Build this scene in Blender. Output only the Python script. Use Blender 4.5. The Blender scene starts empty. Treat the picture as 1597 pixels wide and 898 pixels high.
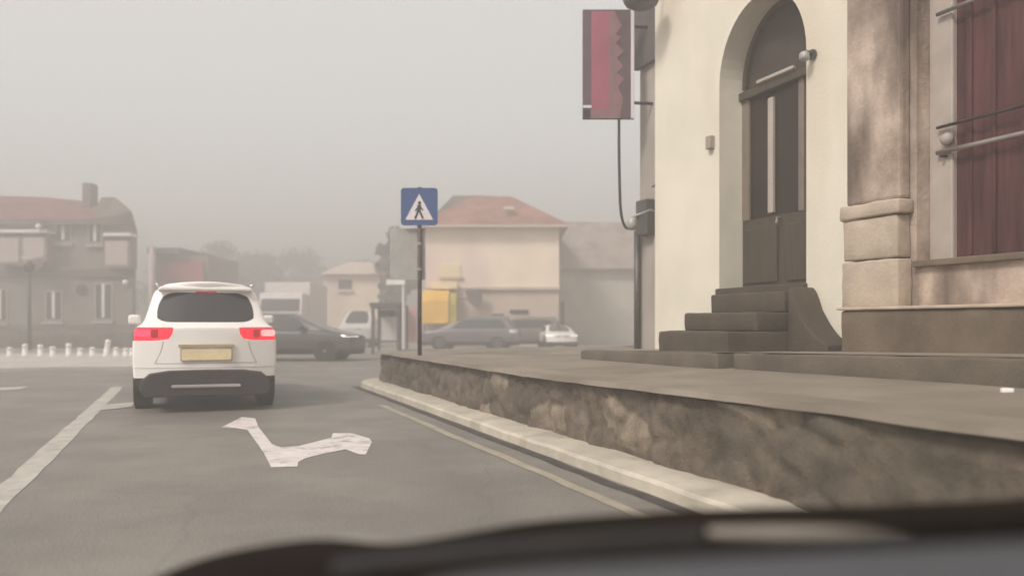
import bpy, bmesh, math, random
from mathutils import Vector, Matrix, noise
random.seed(7)
SC = bpy.context.scene
COL = SC.collection
R = math.radians
PI = math.pi

# ------------------------------------------------------------------ measuring
FPX, CX, HY, CH = 1350.0, 798.5, 505.0, 1.13     # focal (px of the 1597 wide photo), horizon row, eye height
def X(px, Y): return (px - CX) / FPX * Y
def Z(py, Y): return CH + (HY - py) / FPX * Y
def G(px, py, z=0.0):
    Y = FPX * (CH - z) / (py - HY)
    return (X(px, Y), Y, z)
M_ = 0.372
UX, UY = -0.3487, 0.9373            # along the street, away
NX, NY = -0.9373, -0.3487           # out of the facades, to the street
def F(y0, d, z, a=6.5): return (a - M_ * y0 + NX * d, y0 + NY * d, z)
def W(y0, d, z): return F(y0, d, z, 3.45)

# ------------------------------------------------------------------ materials
def mat(name, col, rough=0.8, var=0.15, scale=3.0, bump=0.0, bscale=40.0, metal=0.0, coat=0.0, col2=None,
        emit=None, estr=0.0, spec=0.5, stretch=(1, 1, 1), contrast=(0.35, 0.65), attr=None, detail=6.0, stain=None):
    m = bpy.data.materials.new(name); m.use_nodes = True
    nt = m.node_tree; n = nt.nodes; L = nt.links
    b = n['Principled BSDF']
    b.inputs['Roughness'].default_value = rough
    b.inputs['Metallic'].default_value = metal
    b.inputs['Coat Weight'].default_value = coat
    b.inputs['Specular IOR Level'].default_value = spec
    if coat: b.inputs['Coat Roughness'].default_value = 0.08
    c1 = tuple(max(0, c * (1 - var)) for c in col) + (1,)
    c2 = (tuple(col2) if col2 else tuple(min(1, c * (1 + var)) for c in col)) + (1,)
    tc = n.new('ShaderNodeTexCoord')
    mp = n.new('ShaderNodeMapping'); mp.inputs['Scale'].default_value = stretch
    L.new(tc.outputs['Object'], mp.inputs['Vector'])
    nz = n.new('ShaderNodeTexNoise'); nz.inputs['Scale'].default_value = scale
    nz.inputs['Detail'].default_value = detail; nz.inputs['Roughness'].default_value = 0.62
    L.new(mp.outputs[0], nz.inputs['Vector'])
    cr = n.new('ShaderNodeValToRGB')
    cr.color_ramp.elements[0].position = contrast[0]; cr.color_ramp.elements[1].position = contrast[1]
    cr.color_ramp.elements[0].color = c1; cr.color_ramp.elements[1].color = c2
    L.new(nz.outputs['Fac'], cr.inputs['Fac'])
    out = cr.outputs['Color']
    if stain:                       # (colour, scale, low, high): patchy dirt with a shape of its own
        nz3 = n.new('ShaderNodeTexNoise'); nz3.inputs['Scale'].default_value = stain[1]; nz3.inputs['Detail'].default_value = 4
        mp3 = n.new('ShaderNodeMapping'); mp3.inputs['Scale'].default_value = (1, 1, .35)
        mp3.inputs['Location'].default_value = (3.1, 7.7, 1.3)
        L.new(tc.outputs['Object'], mp3.inputs['Vector']); L.new(mp3.outputs[0], nz3.inputs['Vector'])
        mr = n.new('ShaderNodeMapRange'); mr.inputs['From Min'].default_value = stain[2]; mr.inputs['From Max'].default_value = stain[3]
        L.new(nz3.outputs['Fac'], mr.inputs['Value'])
        mx = n.new('ShaderNodeMix'); mx.data_type = 'RGBA'
        L.new(mr.outputs[0], mx.inputs['Factor']); L.new(out, mx.inputs[6]); mx.inputs[7].default_value = tuple(stain[0]) + (1,)
        out = mx.outputs[2]
    if attr:
        at = n.new('ShaderNodeAttribute'); at.attribute_name = attr
        mx = n.new('ShaderNodeMix'); mx.data_type = 'RGBA'; mx.blend_type = 'MULTIPLY'; mx.inputs['Factor'].default_value = 1
        L.new(out, mx.inputs[6]); L.new(at.outputs['Color'], mx.inputs[7]); out = mx.outputs[2]
    L.new(out, b.inputs['Base Color'])
    if bump:
        nb = n.new('ShaderNodeTexNoise'); nb.inputs['Scale'].default_value = bscale; nb.inputs['Detail'].default_value = 5
        L.new(mp.outputs[0], nb.inputs['Vector'])
        bp = n.new('ShaderNodeBump'); bp.inputs['Strength'].default_value = bump; bp.inputs['Distance'].default_value = 0.02
        L.new(nb.outputs['Fac'], bp.inputs['Height']); L.new(bp.outputs[0], b.inputs['Normal'])
    if emit:
        b.inputs['Emission Color'].default_value = tuple(emit) + (1,)
        b.inputs['Emission Strength'].default_value = estr
    return m

def tile_mat(name, col, col2, freq=3.2):
    """roof tiles: courses + noise"""
    m = mat(name, col, 0.85, 0.25, 1.2, col2=col2)
    nt = m.node_tree; n = nt.nodes; L = nt.links; b = n['Principled BSDF']
    tc = n.new('ShaderNodeTexCoord')
    wv = n.new('ShaderNodeTexWave'); wv.bands_direction = 'Z'; wv.inputs['Scale'].default_value = freq; wv.inputs['Distortion'].default_value = 0.6
    L.new(tc.outputs['Object'], wv.inputs['Vector'])
    bp = n.new('ShaderNodeBump'); bp.inputs['Strength'].default_value = 0.6; bp.inputs['Distance'].default_value = 0.06
    L.new(wv.outputs['Fac'], bp.inputs['Height']); L.new(bp.outputs[0], b.inputs['Normal'])
    return m

MT = {}
def D(k, *a, **kw): MT[k] = mat(k, *a, **kw)
D('asphalt', (.205, .183, .160), .62, .16, .9, bump=.35, bscale=70, spec=.4, stain=((.15, .135, .12), .55, .5, .75))
D('dust', (.26, .235, .21), .9, .15, .35, bump=.2, bscale=30)
D('paving', (.235, .195, .155), .85, .16, 1.3, bump=.3, bscale=30, stain=((.165, .135, .105), .8, .48, .7))
D('pale_paving', (.46, .41, .37), .85, .10, .9)
D('kerb', (.50, .445, .365), .8, .16, 2.5, bump=.3, bscale=50, stain=((.33, .28, .22), 2.2, .55, .75))
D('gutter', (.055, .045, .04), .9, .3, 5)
D('paint_line', (.42, .385, .34), .7, .18, 5, contrast=(.3, .6))
D('paint_edge', (.34, .295, .225), .7, .15, 3)
D('paint_arrow', (.66, .59, .57), .65, .12, 4)
D('wall_stone', (.130, .103, .078), .92, .35, 6, bump=.7, bscale=45, attr='stone', stain=((.09, .078, .06), 1.1, .5, .75))
D('cap_stone', (.30, .26, .215), .85, .2, 3, bump=.4, bscale=45)
D('step_stone', (.062, .046, .030), .85, .22, 4, bump=.4, bscale=45)
D('ledge_stone', (.105, .084, .062), .88, .25, 2.5, bump=.4, bscale=40)
D('cream', (.72, .66, .555), .9, .05, 1.1, bump=.18, bscale=30, stain=((.60, .52, .41), .8, .5, .8))
D('reveal', (.66, .61, .51), .9, .07, 2, bump=.15, bscale=30)
D('tan_stone', (.34, .245, .19), .88, .30, 1.6, bump=.5, bscale=26, col2=(.56, .44, .36), stain=((.13, .092, .072), 2.0, .45, .65))
D('base_stone', (.46, .37, .29), .88, .15, 2.4, bump=.4, bscale=30)
D('plinth_stone', (.135, .10, .068), .88, .25, 2.2, bump=.4, bscale=30)
D('door_brown', (.052, .038, .023), .55, .25, 3, stretch=(6, 6, .6), bump=.2, bscale=40)
D('door_glass', (.022, .017, .012), .4, .2, 2, spec=.2)
D('fan_glass', (.055, .043, .036), .5, .2, 2, spec=.25)
D('pale_frame', (.40, .34, .30), .6, .12, 3)
D('maroon', (.055, .013, .014), .6, .35, 2.0, stretch=(5, 5, .5), bump=.2, bscale=30, col2=(.115, .038, .040), spec=.3)
D('iron', (.05, .042, .04), .5, .3, 8, metal=.6)
D('steel', (.42, .38, .36), .4, .1, 8, metal=.8)
D('rust_post', (.10, .07, .06), .6, .3, 6, metal=.3)
D('grey_house', (.36, .31, .28), .9, .12, 1.2, bump=.15, bscale=25)
D('dark_board', (.10, .08, .08), .7, .2, 3)
D('lamp_grey', (.10, .095, .09), .5, .15, 5, metal=.5)
D('sign_pink', (.33, .085, .13), .6, .14, 2.2, stretch=(1, 1, .6))
D('sign_dark', (.10, .06, .07), .6, .2, 3)
D('sign_tooth', (.23, .12, .135), .6, .15, 6)
D('sign_white', (.70, .64, .65), .6, .05, 3)
D('sign_blue', (.022, .065, .20), .45, .12, 4)
D('sign_back', (.38, .37, .35), .6, .1, 5, metal=.4)
D('black', (.012, .011, .011), .6, .3, 8)
D('rubber', (.018, .016, .016), .8, .3, 10)
D('rim', (.30, .29, .28), .35, .1, 8, metal=.9)
D('car_white', (.88, .83, .795), .35, .02, 2, coat=.6)
D('car_dark', (.055, .052, .046), .35, .12, 2, coat=.6)
D('car_plum', (.13, .11, .125), .35, .1, 2, coat=.5)
D('car_taupe', (.15, .125, .11), .4, .1, 2, coat=.4)
D('car_pale', (.62, .58, .55), .4, .05, 2, coat=.4)
D('car_glass', (.030, .027, .030), .12, .1, 2, spec=.6)
D('plastic', (.030, .024, .025), .6, .2, 6)
D('chrome', (.75, .70, .70), .18, .03, 4, metal=1.0)
D('tail_red', (.45, .01, .02), .25, .1, 3, emit=(1, .015, .04), estr=.9)
D('tail_dark', (.22, .008, .012), .25, .1, 3, emit=(1, .03, .05), estr=.18)
D('tail_clear', (.75, .45, .45), .2, .1, 3, emit=(1, .30, .30), estr=.6)
D('head_lit', (.9, .88, .85), .2, .02, 3, emit=(1, .93, .88), estr=2.2)
D('head_off', (.7, .68, .66), .2, .05, 3)
D('plate_yellow', (.82, .66, .40), .5, .08, 6)
D('old_render', (.20, .17, .152), .92, .16, 1.1, bump=.2, bscale=12, stain=((.18, .155, .14), .5, .5, .7))
D('old_stone', (.12, .10, .09), .92, .2, 1.3)
D('shade_panel', (.42, .345, .33), .8, .08, 2)
D('pane_dark', (.03, .027, .027), .2, .2, 2)
D('white_trim', (.72, .66, .62), .7, .06, 3)
D('hedge', (.085, .066, .045), .95, .35, 2.0, bump=.5, bscale=12)
D('bollard_white', (.82, .76, .72), .6, .05, 6)
D('house_peach', (.90, .74, .59), .9, .05, .9, stain=((.78, .58, .52), .35, .55, .7))
D('house_low', (.58, .46, .38), .9, .07, .9)
D('out_wall', (.50, .455, .39), .9, .1, .8)
D('yellow_cloth', (.90, .45, .035), .8, .12, 1.2, col2=(.90, .56, .05))
D('yellow_green', (.46, .36, .03), .8, .12, 2)
D('pale_yellow', (.85, .68, .42), .8, .08, 2)
D('red_front', (.42, .09, .10), .7, .15, 1.5)
D('lorry_white', (.66, .60, .58), .5, .05, 1.5)
D('shelter_dark', (.085, .07, .07), .6, .2, 4)
D('poster_pink', (.52, .30, .29), .7, .12, 2)
D('hill', (.07, .066, .045), .95, .35, .05)
D('bark', (.09, .07, .055), .9, .3, 8, stretch=(1, 1, .2))
D('leaf', (.062, .068, .034), .8, .45, .9)
D('leaf_grey', (.075, .078, .06), .8, .35, .9)
D('dash_grey', (.062, .061, .068), .75, .12, 3, bump=.2, bscale=200)
D('dash_black', (.004, .003, .002), .8, .3, 5, spec=.03)
D('bonnet', (.010, .0062, .004), .85, .2, 2.5, spec=.03)
D('bonnet_sky_glint', (.22, .19, .16), .5, .1, 5)
D('paper', (.85, .82, .80), .8, .03, 5)
D('loose_stone', (.52, .44, .37), .9, .15, 9)
def rework_asphalt():
    m = MT['asphalt']; nt = m.node_tree; n = nt.nodes; L = nt.links; b = n['Principled BSDF']
    src = b.inputs['Base Color'].links[0].from_socket
    tc = n.new('ShaderNodeTexCoord')
    g = n.new('ShaderNodeTexNoise'); g.inputs['Scale'].default_value = 55; g.inputs['Detail'].default_value = 3
    vo = n.new('ShaderNodeTexVoronoi'); vo.feature = 'DISTANCE_TO_EDGE'; vo.inputs['Scale'].default_value = .55
    ds = n.new('ShaderNodeTexNoise'); ds.inputs['Scale'].default_value = 1.6; ds.inputs['Detail'].default_value = 6
    mixv = n.new('ShaderNodeMix'); mixv.data_type = 'RGBA'; mixv.inputs['Factor'].default_value = .25
    L.new(tc.outputs['Object'], g.inputs['Vector']); L.new(tc.outputs['Object'], ds.inputs['Vector'])
    L.new(tc.outputs['Object'], mixv.inputs[6]); L.new(ds.outputs['Color'], mixv.inputs[7]); L.new(mixv.outputs[2], vo.inputs['Vector'])
    mr = n.new('ShaderNodeMapRange'); mr.inputs['From Min'].default_value = .3; mr.inputs['From Max'].default_value = .7; mr.inputs['To Min'].default_value = .78; mr.inputs['To Max'].default_value = 1.2
    L.new(g.outputs['Fac'], mr.inputs['Value'])
    cr = n.new('ShaderNodeMapRange'); cr.inputs['From Min'].default_value = 0; cr.inputs['From Max'].default_value = .008; cr.inputs['To Min'].default_value = .88; cr.inputs['To Max'].default_value = 1
    L.new(vo.outputs['Distance'], cr.inputs['Value'])
    mu = n.new('ShaderNodeMath'); mu.operation = 'MULTIPLY'; L.new(mr.outputs[0], mu.inputs[0]); L.new(cr.outputs[0], mu.inputs[1])
    mx = n.new('ShaderNodeMix'); mx.data_type = 'RGBA'; mx.blend_type = 'MULTIPLY'; mx.inputs['Factor'].default_value = 1
    L.new(src, mx.inputs[6]); L.new(mu.outputs[0], mx.inputs[7]); L.new(mx.outputs[2], b.inputs['Base Color'])
rework_asphalt()
def wear(key, under, scale, lo, hi):
    m = MT[key]; nt = m.node_tree; n = nt.nodes; L = nt.links; b = n['Principled BSDF']
    src = b.inputs['Base Color'].links[0].from_socket
    tc = n.new('ShaderNodeTexCoord'); g = n.new('ShaderNodeTexNoise'); g.inputs['Scale'].default_value = scale; g.inputs['Detail'].default_value = 8; g.inputs['Roughness'].default_value = .7
    L.new(tc.outputs['Object'], g.inputs['Vector'])
    mr = n.new('ShaderNodeMapRange'); mr.inputs['From Min'].default_value = lo; mr.inputs['From Max'].default_value = hi
    L.new(g.outputs['Fac'], mr.inputs['Value'])
    mx = n.new('ShaderNodeMix'); mx.data_type = 'RGBA'; L.new(mr.outputs[0], mx.inputs['Factor']); L.new(src, mx.inputs[6]); mx.inputs[7].default_value = tuple(under) + (1,)
    L.new(mx.outputs[2], b.inputs['Base Color'])
wear('paint_arrow', (.24, .21, .19), 4.5, .52, .66)
wear('paint_line', (.21, .19, .165), 3.0, .5, .8)
MT['tile_red'] = tile_mat('tile_red', (.15, .048, .042), (.22, .080, .070))
MT['tile_pink'] = tile_mat('tile_pink', (.27, .115, .09), (.36, .165, .125))
MT['tile_dark'] = tile_mat('tile_dark', (.10, .08, .068), (.15, .118, .10))
MT['tile_grey'] = tile_mat('tile_grey', (.30, .235, .205), (.39, .31, .27))

# ------------------------------------------------------------------ builders
class MB:
    def __init__(s, fn=None): s.v = []; s.f = []; s.fn = fn
    def add(s, vs, fs):
        o = len(s.v)
        s.v += [tuple(s.fn(*p)) if s.fn else tuple(p) for p in vs]
        s.f += [tuple(i + o for i in f) for f in fs]
        return s
    def box(s, x0, x1, y0, y1, z0, z1):
        return s.add([(x0,y0,z0),(x1,y0,z0),(x1,y1,z0),(x0,y1,z0),(x0,y0,z1),(x1,y0,z1),(x1,y1,z1),(x0,y1,z1)],
                     [(3,2,1,0),(4,5,6,7),(0,1,5,4),(1,2,6,5),(2,3,7,6),(3,0,4,7)])
    def quad(s, *p): return s.add(p, [tuple(range(len(p)))])
    def prism(s, pts, axis, a, b):
        """polygon pts in the two other axes, from a to b along axis"""
        def mk(p, t):
            return {'x': (t, p[0], p[1]), 'y': (p[0], t, p[1]), 'z': (p[0], p[1], t)}[axis]
        n = len(pts)
        return s.add([mk(p, a) for p in pts] + [mk(p, b) for p in pts],
                     [tuple(range(n))[::-1], tuple(range(n, 2 * n))] + [(i, (i + 1) % n, n + (i + 1) % n, n + i) for i in range(n)])
    def tube(s, path, r, n=10, cap=True):
        path = [Vector(p) for p in path]
        rr = r if isinstance(r, (list, tuple)) else [r] * len(path)
        vs = []; fs = []
        for i, p in enumerate(path):
            t = (path[min(i + 1, len(path) - 1)] - path[max(i - 1, 0)]).normalized()
            up = Vector((0, 0, 1)) if abs(t.z) < .9 else Vector((1, 0, 0))
            a = t.cross(up).normalized(); b = t.cross(a).normalized()
            for k in range(n):
                th = 2 * PI * k / n
                vs.append(tuple(p + (a * math.cos(th) + b * math.sin(th)) * rr[i]))
        for i in range(len(path) - 1):
            for k in range(n):
                fs.append((i*n+k, i*n+(k+1) % n, (i+1)*n+(k+1) % n, (i+1)*n+k))
        if cap: fs += [tuple(range(n))[::-1], tuple(range((len(path)-1)*n, len(path)*n))]
        return s.add(vs, fs)
    def lathe(s, prof, c=(0, 0, 0), n=20, axis='z'):
        vs = []; fs = []
        for r, h in prof:
            for k in range(n):
                th = 2*PI*k/n; x, y = r*math.cos(th), r*math.sin(th)
                vs.append({'z': (c[0]+x, c[1]+y, c[2]+h), 'x': (c[0]+h, c[1]+x, c[2]+y), 'y': (c[0]+x, c[1]+h, c[2]+y)}[axis])
        for i in range(len(prof)-1):
            for k in range(n): fs.append((i*n+k, i*n+(k+1)%n, (i+1)*n+(k+1)%n, (i+1)*n+k))
        fs += [tuple(range(n))[::-1], tuple(range((len(prof)-1)*n, len(prof)*n))]
        return s.add(vs, fs)
    def build(s, name, m, parent=None, bevel=0.0, smooth=False, local=False, seg=2):
        off = Vector((0, 0, 0))
        if parent is not None and not local:
            p = parent
            while p is not None: off += p.location; p = p.parent
        me = bpy.data.meshes.new(name)
        me.from_pydata([tuple(Vector(v) - off) for v in s.v], [], s.f)
        bm = bmesh.new(); bm.from_mesh(me); bmesh.ops.recalc_face_normals(bm, faces=bm.faces); bm.to_mesh(me); bm.free()
        me.materials.append(MT[m] if isinstance(m, str) else m)
        if smooth:
            me.polygons.foreach_set('use_smooth', [True] * len(me.polygons))
        o = bpy.data.objects.new(name, me); COL.objects.link(o); o.parent = parent
        if bevel:
            b = o.modifiers.new('bevel', 'BEVEL'); b.width = bevel; b.segments = seg; b.limit_method = 'ANGLE'; b.angle_limit = R(40)
        return o
def tag(o, label=None, cat=None, group=None, kind=None):
    if label: o['label'] = label
    if cat: o['category'] = cat
    if group: o['group'] = group
    if kind: o['kind'] = kind
    return o
def thing(name, label, cat, loc=(0, 0, 0), rz=0.0, group=None):
    o = bpy.data.objects.new(name, None); COL.objects.link(o); o.empty_display_size = .2
    o.location = loc; o.rotation_euler = (0, 0, rz)
    return tag(o, label, cat, group)

def rough(o, amp, bev=.03, cell=.12):
    bm = bmesh.new(); bm.from_mesh(o.data)
    bmesh.ops.bevel(bm, geom=[e for e in bm.edges if len(e.link_faces) == 2 and e.calc_face_angle(0) > R(40)], offset=bev, segments=2, affect='EDGES', profile=.5)
    for _ in range(5):
        es = [e for e in bm.edges if e.calc_length() > cell*1.6]
        if not es: break
        bmesh.ops.subdivide_edges(bm, edges=es, cuts=1, use_grid_fill=True)
    bmesh.ops.triangulate(bm, faces=[f for f in bm.faces if len(f.verts) > 4])
    bm.normal_update()
    for v in bm.verts:
        w = v.co
        q = noise.noise(w*4.0) + .7*noise.noise(w*11.0) - 1.2*max(0, noise.noise(w*6.5 + Vector((9, 2, 4))) - .25)
        v.co = w + v.normal*amp*q
    bm.to_mesh(o.data); bm.free()
    o.data.polygons.foreach_set('use_smooth', [True]*len(o.data.polygons))
    return o

# ------------------------------------------------------------------ the ground
def grid(name, x0, x1, y0, y1, nx, ny, zf, m, kind='structure'):
    b = MB(); vs = []; fs = []
    for j in range(ny + 1):
        for i in range(nx + 1):
            x = x0 + (x1-x0)*i/nx; y = y0 + (y1-y0)*j/ny
            vs.append((x, y, zf(x, y)))
    for j in range(ny):
        for i in range(nx):
            a = j*(nx+1)+i; fs.append((a, a+1, a+nx+2, a+nx+1))
    b.add(vs, fs); o = b.build(name, m, smooth=True); tag(o, kind=kind); return o
grid('ground', -390, 390, -60, 560, 4, 4, lambda x, y: -.012, 'dust')
b = MB(); b.quad((-60, -6, 0), (6, -6, 0), (6, 36, 0), (-60, 36, 0)); tag(b.build('road', 'asphalt'), kind='structure')

def strip(name, ya, yb, aoff, w, m, n=40, z=.004, wob=0.0, slope=M_):
    b = MB(); vs = []; fs = []
    for i in range(n+1):
        y = ya + (yb-ya)*i/n; j = wob*noise.noise(Vector((y*1.7, aoff, 0)))
        x = aoff - slope*y + j
        ww = w*(1 + .5*wob*8*noise.noise(Vector((y*2.1, 3+aoff, 0))))
        vs += [(x - ww/2, y, z), (x + ww/2, y, z)]
    for i in range(n): fs.append((2*i, 2*i+1, 2*i+3, 2*i+2))
    b.add(vs, fs); o = b.build(name, m); tag(o, kind='structure'); return o
strip('edge_line', 2.0, 12.0, 2.66, .10, 'paint_edge', wob=.03)
strip('lane_line', 1.5, 15.5, -1.20, .20, 'paint_line', slope=.378, wob=.03)
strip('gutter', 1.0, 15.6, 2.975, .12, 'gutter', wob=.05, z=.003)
b = MB()     # short marks beside the lane and the far stop line
b.quad(G(150, 640, .009), G(205, 634, .009), G(212, 626, .009), G(160, 631, .009))
b.quad(G(-60, 612, .009), G(30, 607, .009), G(45, 602, .009), G(-60, 606, .009))
tag(b.build('road_marks', 'paint_line'), kind='structure')
arrow = [(345,666),(377,650),(398,652),(403,665),(424,692),(438,697),(466,695),(517,682),(519,675),(548,675),(576,683),(580,689),(570,709),(560,708),
         (539,700),(504,707),(476,714),(465,720),(464,727),(423,728),(411,705),(386,670),(368,667)]
b = MB(); b.quad(*[G(x, y, .004) for x, y in arrow])
tag(b.build('direction_arrow', 'paint_arrow'), 'white bent arrow painted on the asphalt behind the white car', 'road marking')

# left pavement with bollards
b = MB(); yl = 20.6; isl = [(-70, 19.5), (-20, 19.7), (-12, 20.2), (-8.6, 21.4), (-8.4, 23), (-9.5, 29.0), (-12, 30.2), (-70, 30.2)]
b.prism(isl, 'z', -.05, .12); tag(b.build('left_pavement', 'pale_paving', bevel=.03), kind='structure')

# raised pavement on the right, behind the retaining wall
def rise(y): return .055*max(0, min(1, (8.5-y)/4.0))
def zpav(y0, t):
    """t: 0 at the retaining wall, 1 at the facades"""
    near = max(0, min(1, (y0 - 5) / 7.0))
    return .630 + rise(y0)*(1-t) + t * (.16 * (1-near) + .03 * near) * 1.0
b = MB(); vs = []; fs = []; ny_, nt_ = 40, 10
for j in range(ny_+1):
    y = .4 + 16.2*j/ny_
    for i in range(nt_+1):
        t = i/nt_*1.9
        d = -t*(3.05*.9373)
        if j == ny_: pass
        ds = max(0, min(1, (y-15.6)*1.067)); d -= 1 - math.sqrt(1 - ds*ds) if i < nt_ else 0; p = W(y, d, 0); vs.append((p[0], p[1], zpav(y, min(t, 1))))
for j in range(ny_):
    for i in range(nt_):
        a = j*(nt_+1)+i; fs.append((a, a+1, a+nt_+2, a+nt_+1))
b.add(vs, fs); tag(b.build('pavement', 'paving', smooth=True), kind='structure')
b = MB(); pe = W(16.5, -1.0, 0); pf = W(16.55, -5.5, 0)     # ramp down at the end of the terrace
b.quad((pe[0], pe[1], .622), (pf[0], pf[1], .65), (pf[0]+2, pf[1]+6, -.005), (pe[0]-.5, pe[1]+6, -.005))
b.add([(pe[0], pe[1], .622), (pe[0]-.5, pe[1]+6, -.005), (pe[0], pe[1], -.005)], [(0, 1, 2)])
tag(b.build('pavement_ramp', 'paving'), kind='structure')

# ------------------------------------------------------------------ the retaining wall
path = [(W(y, 0, 0)[0], W(y, 0, 0)[1]) for y in [0.6 + 15.0*i/450 for i in range(451)]]
ex, ey = path[-1]
for i in range(1, 25):
    th = i/24*R(120); r_ = 1.0; path.append((ex + NX*0 + .9373*r_*(1-math.cos(th)) + UX*r_*math.sin(th), ey + .3487*r_*(1-math.cos(th)) + UY*r_*math.sin(th)))
PATH = path
ws = thing('retaining_wall', 'low rough dark stone wall along the kerb holding up the pavement', 'wall', (W(8, 0, 0)[0], 8, 0))
def vor(p):
    d, pts = noise.voronoi(Vector(p)); return d[1]-d[0], pts[0]
rows = 25; vs = []; fs = []; cols = []
acc = 0
for i, (x, y) in enumerate(path):
    if i: acc += math.hypot(x-path[i-1][0], y-path[i-1][1])
    a = path[max(i-1, 0)]; c = path[min(i+1, len(path)-1)]
    tx, ty = c[0]-a[0], c[1]-a[1]; l = math.hypot(tx, ty); nx, ny = -ty/l, tx/l
    top = .585 + rise(y) + .008*noise.noise(Vector((acc*.8, 0, 9)))
    if acc > 15.0: top += 0
    for j in range(rows):
        z = -.02 + (top+.02)*j/(rows-1)
        e, cell = vor((acc*2.2 + .3*noise.noise(Vector((acc*2, z*3, 2))), z*4.2, 1.7))
        dsp = .042*min(1, e*2.2) + .05*noise.noise(Vector((acc*1.1, z*2, 4))) + .02*noise.noise(Vector((acc*7, z*8, 1))) - .03*z
        vs.append((x + nx*dsp, y + ny*dsp, z))
        h = noise.cell(Vector((cell[0]*31.7, cell[1]*17.3, 0)) ) ; h = (h % 1.0)
        g = .75 + .4*h
        if h > .88: g = 1.8
        if e < .07: g *= .85
        cols.append((g, g*(.96+.04*h), g*(.93+.06*h), 1))
for i in range(len(path)-1):
    for j in range(rows-1):
        a = i*rows+j; fs.append((a, a+rows, a+rows+1, a+1))
b = MB(); b.add(vs, fs); wo = b.build('stonework', 'wall_stone', ws, smooth=True)
ca = wo.data.color_attributes.new('stone', 'FLOAT_COLOR', 'POINT')
for i, c in enumerate(cols): ca.data[i].color = c
# coping on its top, level with the pavement
b = MB(); vs = []; fs = []
for i, (x, y) in enumerate(path[::4]):
    i3 = i*4; a = path[max(i3-1, 0)]; c = path[min(i3+1, len(path)-1)]
    tx, ty = c[0]-a[0], c[1]-a[1]; l = math.hypot(tx, ty); nx, ny = -ty/l, tx/l
    o = .075 + .03*noise.noise(Vector((i*.35, 0, 0))); q = rise(y) + .008*noise.noise(Vector((i*.21, 3, 0)))
    vs += [(x+nx*o, y+ny*o, .600+q), (x+nx*(o-.02), y+ny*(o-.02), .640+q), (x-nx*.30, y-ny*.30, .645+q), (x-nx*.30, y-ny*.30, .56)]
for i in range(len(vs)//4-1):
    for j in range(3): fs.append((i*4+j, i*4+j+1, i*4+j+5, i*4+j+4))
b.add(vs, fs); b.build('coping', 'paving', ws)

# raised kerb at the wall's foot, turning with it
b = MB(); prof = [(.365, -.05), (.360, .070), (.34, .095), (.10, .105), (-.02, .105), (-.02, -.05)]; vs = []; fs = []
kp = path[::5]
for i, (x, y) in enumerate(kp):
    a = kp[max(i-1, 0)]; c = kp[min(i+1, len(kp)-1)]
    tx, ty = c[0]-a[0], c[1]-a[1]; l = math.hypot(tx, ty); nx, ny = -ty/l, tx/l
    w = .012*noise.noise(Vector((i*.45, 0, 1)))
    for d, z in prof: vs.append((x + nx*(d + (w if d > .4 else 0)), y + ny*(d + (w if d > .4 else 0)), z + .010*noise.noise(Vector((i*.4, d*2, 5)))))
k = len(prof)
for i in range(len(kp)-1):
    for j in range(k-1): fs.append((i*k+j, i*k+j+1, (i+1)*k+j+1, (i+1)*k+j))
b.add(vs, fs); tag(b.build('kerb', 'kerb'), kind='structure')

# ------------------------------------------------------------------ platform along the facades
def zplat(y0): return .93 - .023*(y0-5.4)
def platform(name, ya, yb, da, db, label, endround):
    t = thing(name, label, 'kerb step', F((ya+yb)/2, da, .6))
    b = MB(); pts = []
    n = 14
    for i in range(n+1): 
        y = ya+(yb-ya)*i/n; pts.append((y, da + (db-da)*i/n + .02*noise.noise(Vector((y*1.3, 2, 0)))))
    if endround:
        y1, d1 = pts[-1]
        for i in range(1, 9): th = i/8*PI/2; pts.append((y1 + .55*math.sin(th), d1*math.cos(th)))
    else: pts.append((yb, 0.01))
    pts.append((ya, 0.01))
    m = len(pts)
    b.add([F(y, d, zplat(y)) for y, d in pts] + [F(y, d+.0, .4) for y, d in pts], [tuple(range(m))] + [(i, (i+1) % m, m+(i+1) % m, m+i) for i in range(m)])
    rough(b.build('slab', 'ledge_stone', t), .012, .025, .12)
    b = MB(); vs = []; fs = []
    for (y, d) in pts[:-1]:
        if d <= .05: continue
        vs += [F(y, d-.05, zplat(y)+.004), F(y, .05, zplat(y)+.004)]
    for i in range(len(vs)//2-1): fs.append((2*i, 2*i+1, 2*i+3, 2*i+2))
    b.add(vs, fs); b.build('paving', 'paving', t)
platform('stone_platform', 4.0, 8.75, 1.42, 1.20, 'long dark stone kerb step on the pavement below the maroon door', False)
platform('stone_platform', 8.86, 12.0, 1.30, 1.16, 'dark stone kerb step with rounded end at the white house corner', True)

# ------------------------------------------------------------------ white house with the arched door
H = thing('white_house', 'cream white plastered house with tall arched brown doorway beside the street', 'house', F(10.2, -3, 0))
YA, YB, ZB, ZT = 8.45, 12.1, .3, 6.6
oa, ob, sp, rz_ = 9.13, 10.63, 4.03, .86
oc, orr = (oa+ob)/2, (ob-oa)/2
arc = [(oc + orr*math.cos(t), sp + rz_*math.sin(t)) for t in [PI*i/24 for i in range(25)]]
b = MB(F)
b.quad((YA,0,ZB),(oa,0,ZB),(oa,0,sp),(oa,0,ZT),(YA,0,ZT)); b.quad((ob,0,ZB),(YB,0,ZB),(YB,0,ZT),(ob,0,ZT),(ob,0,sp))
b.quad((oa,0,ZB),(ob,0,ZB),(ob,0,1.45),(oa,0,1.45))
rarc = arc[::-1]      # from oa... arc[0] is at ob
for i in range(24):
    p, q = arc[i], arc[i+1]
    b.quad((p[0],0,p[1]),(q[0],0,q[1]),(q[0],0,ZT),(p[0],0,ZT))
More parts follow.
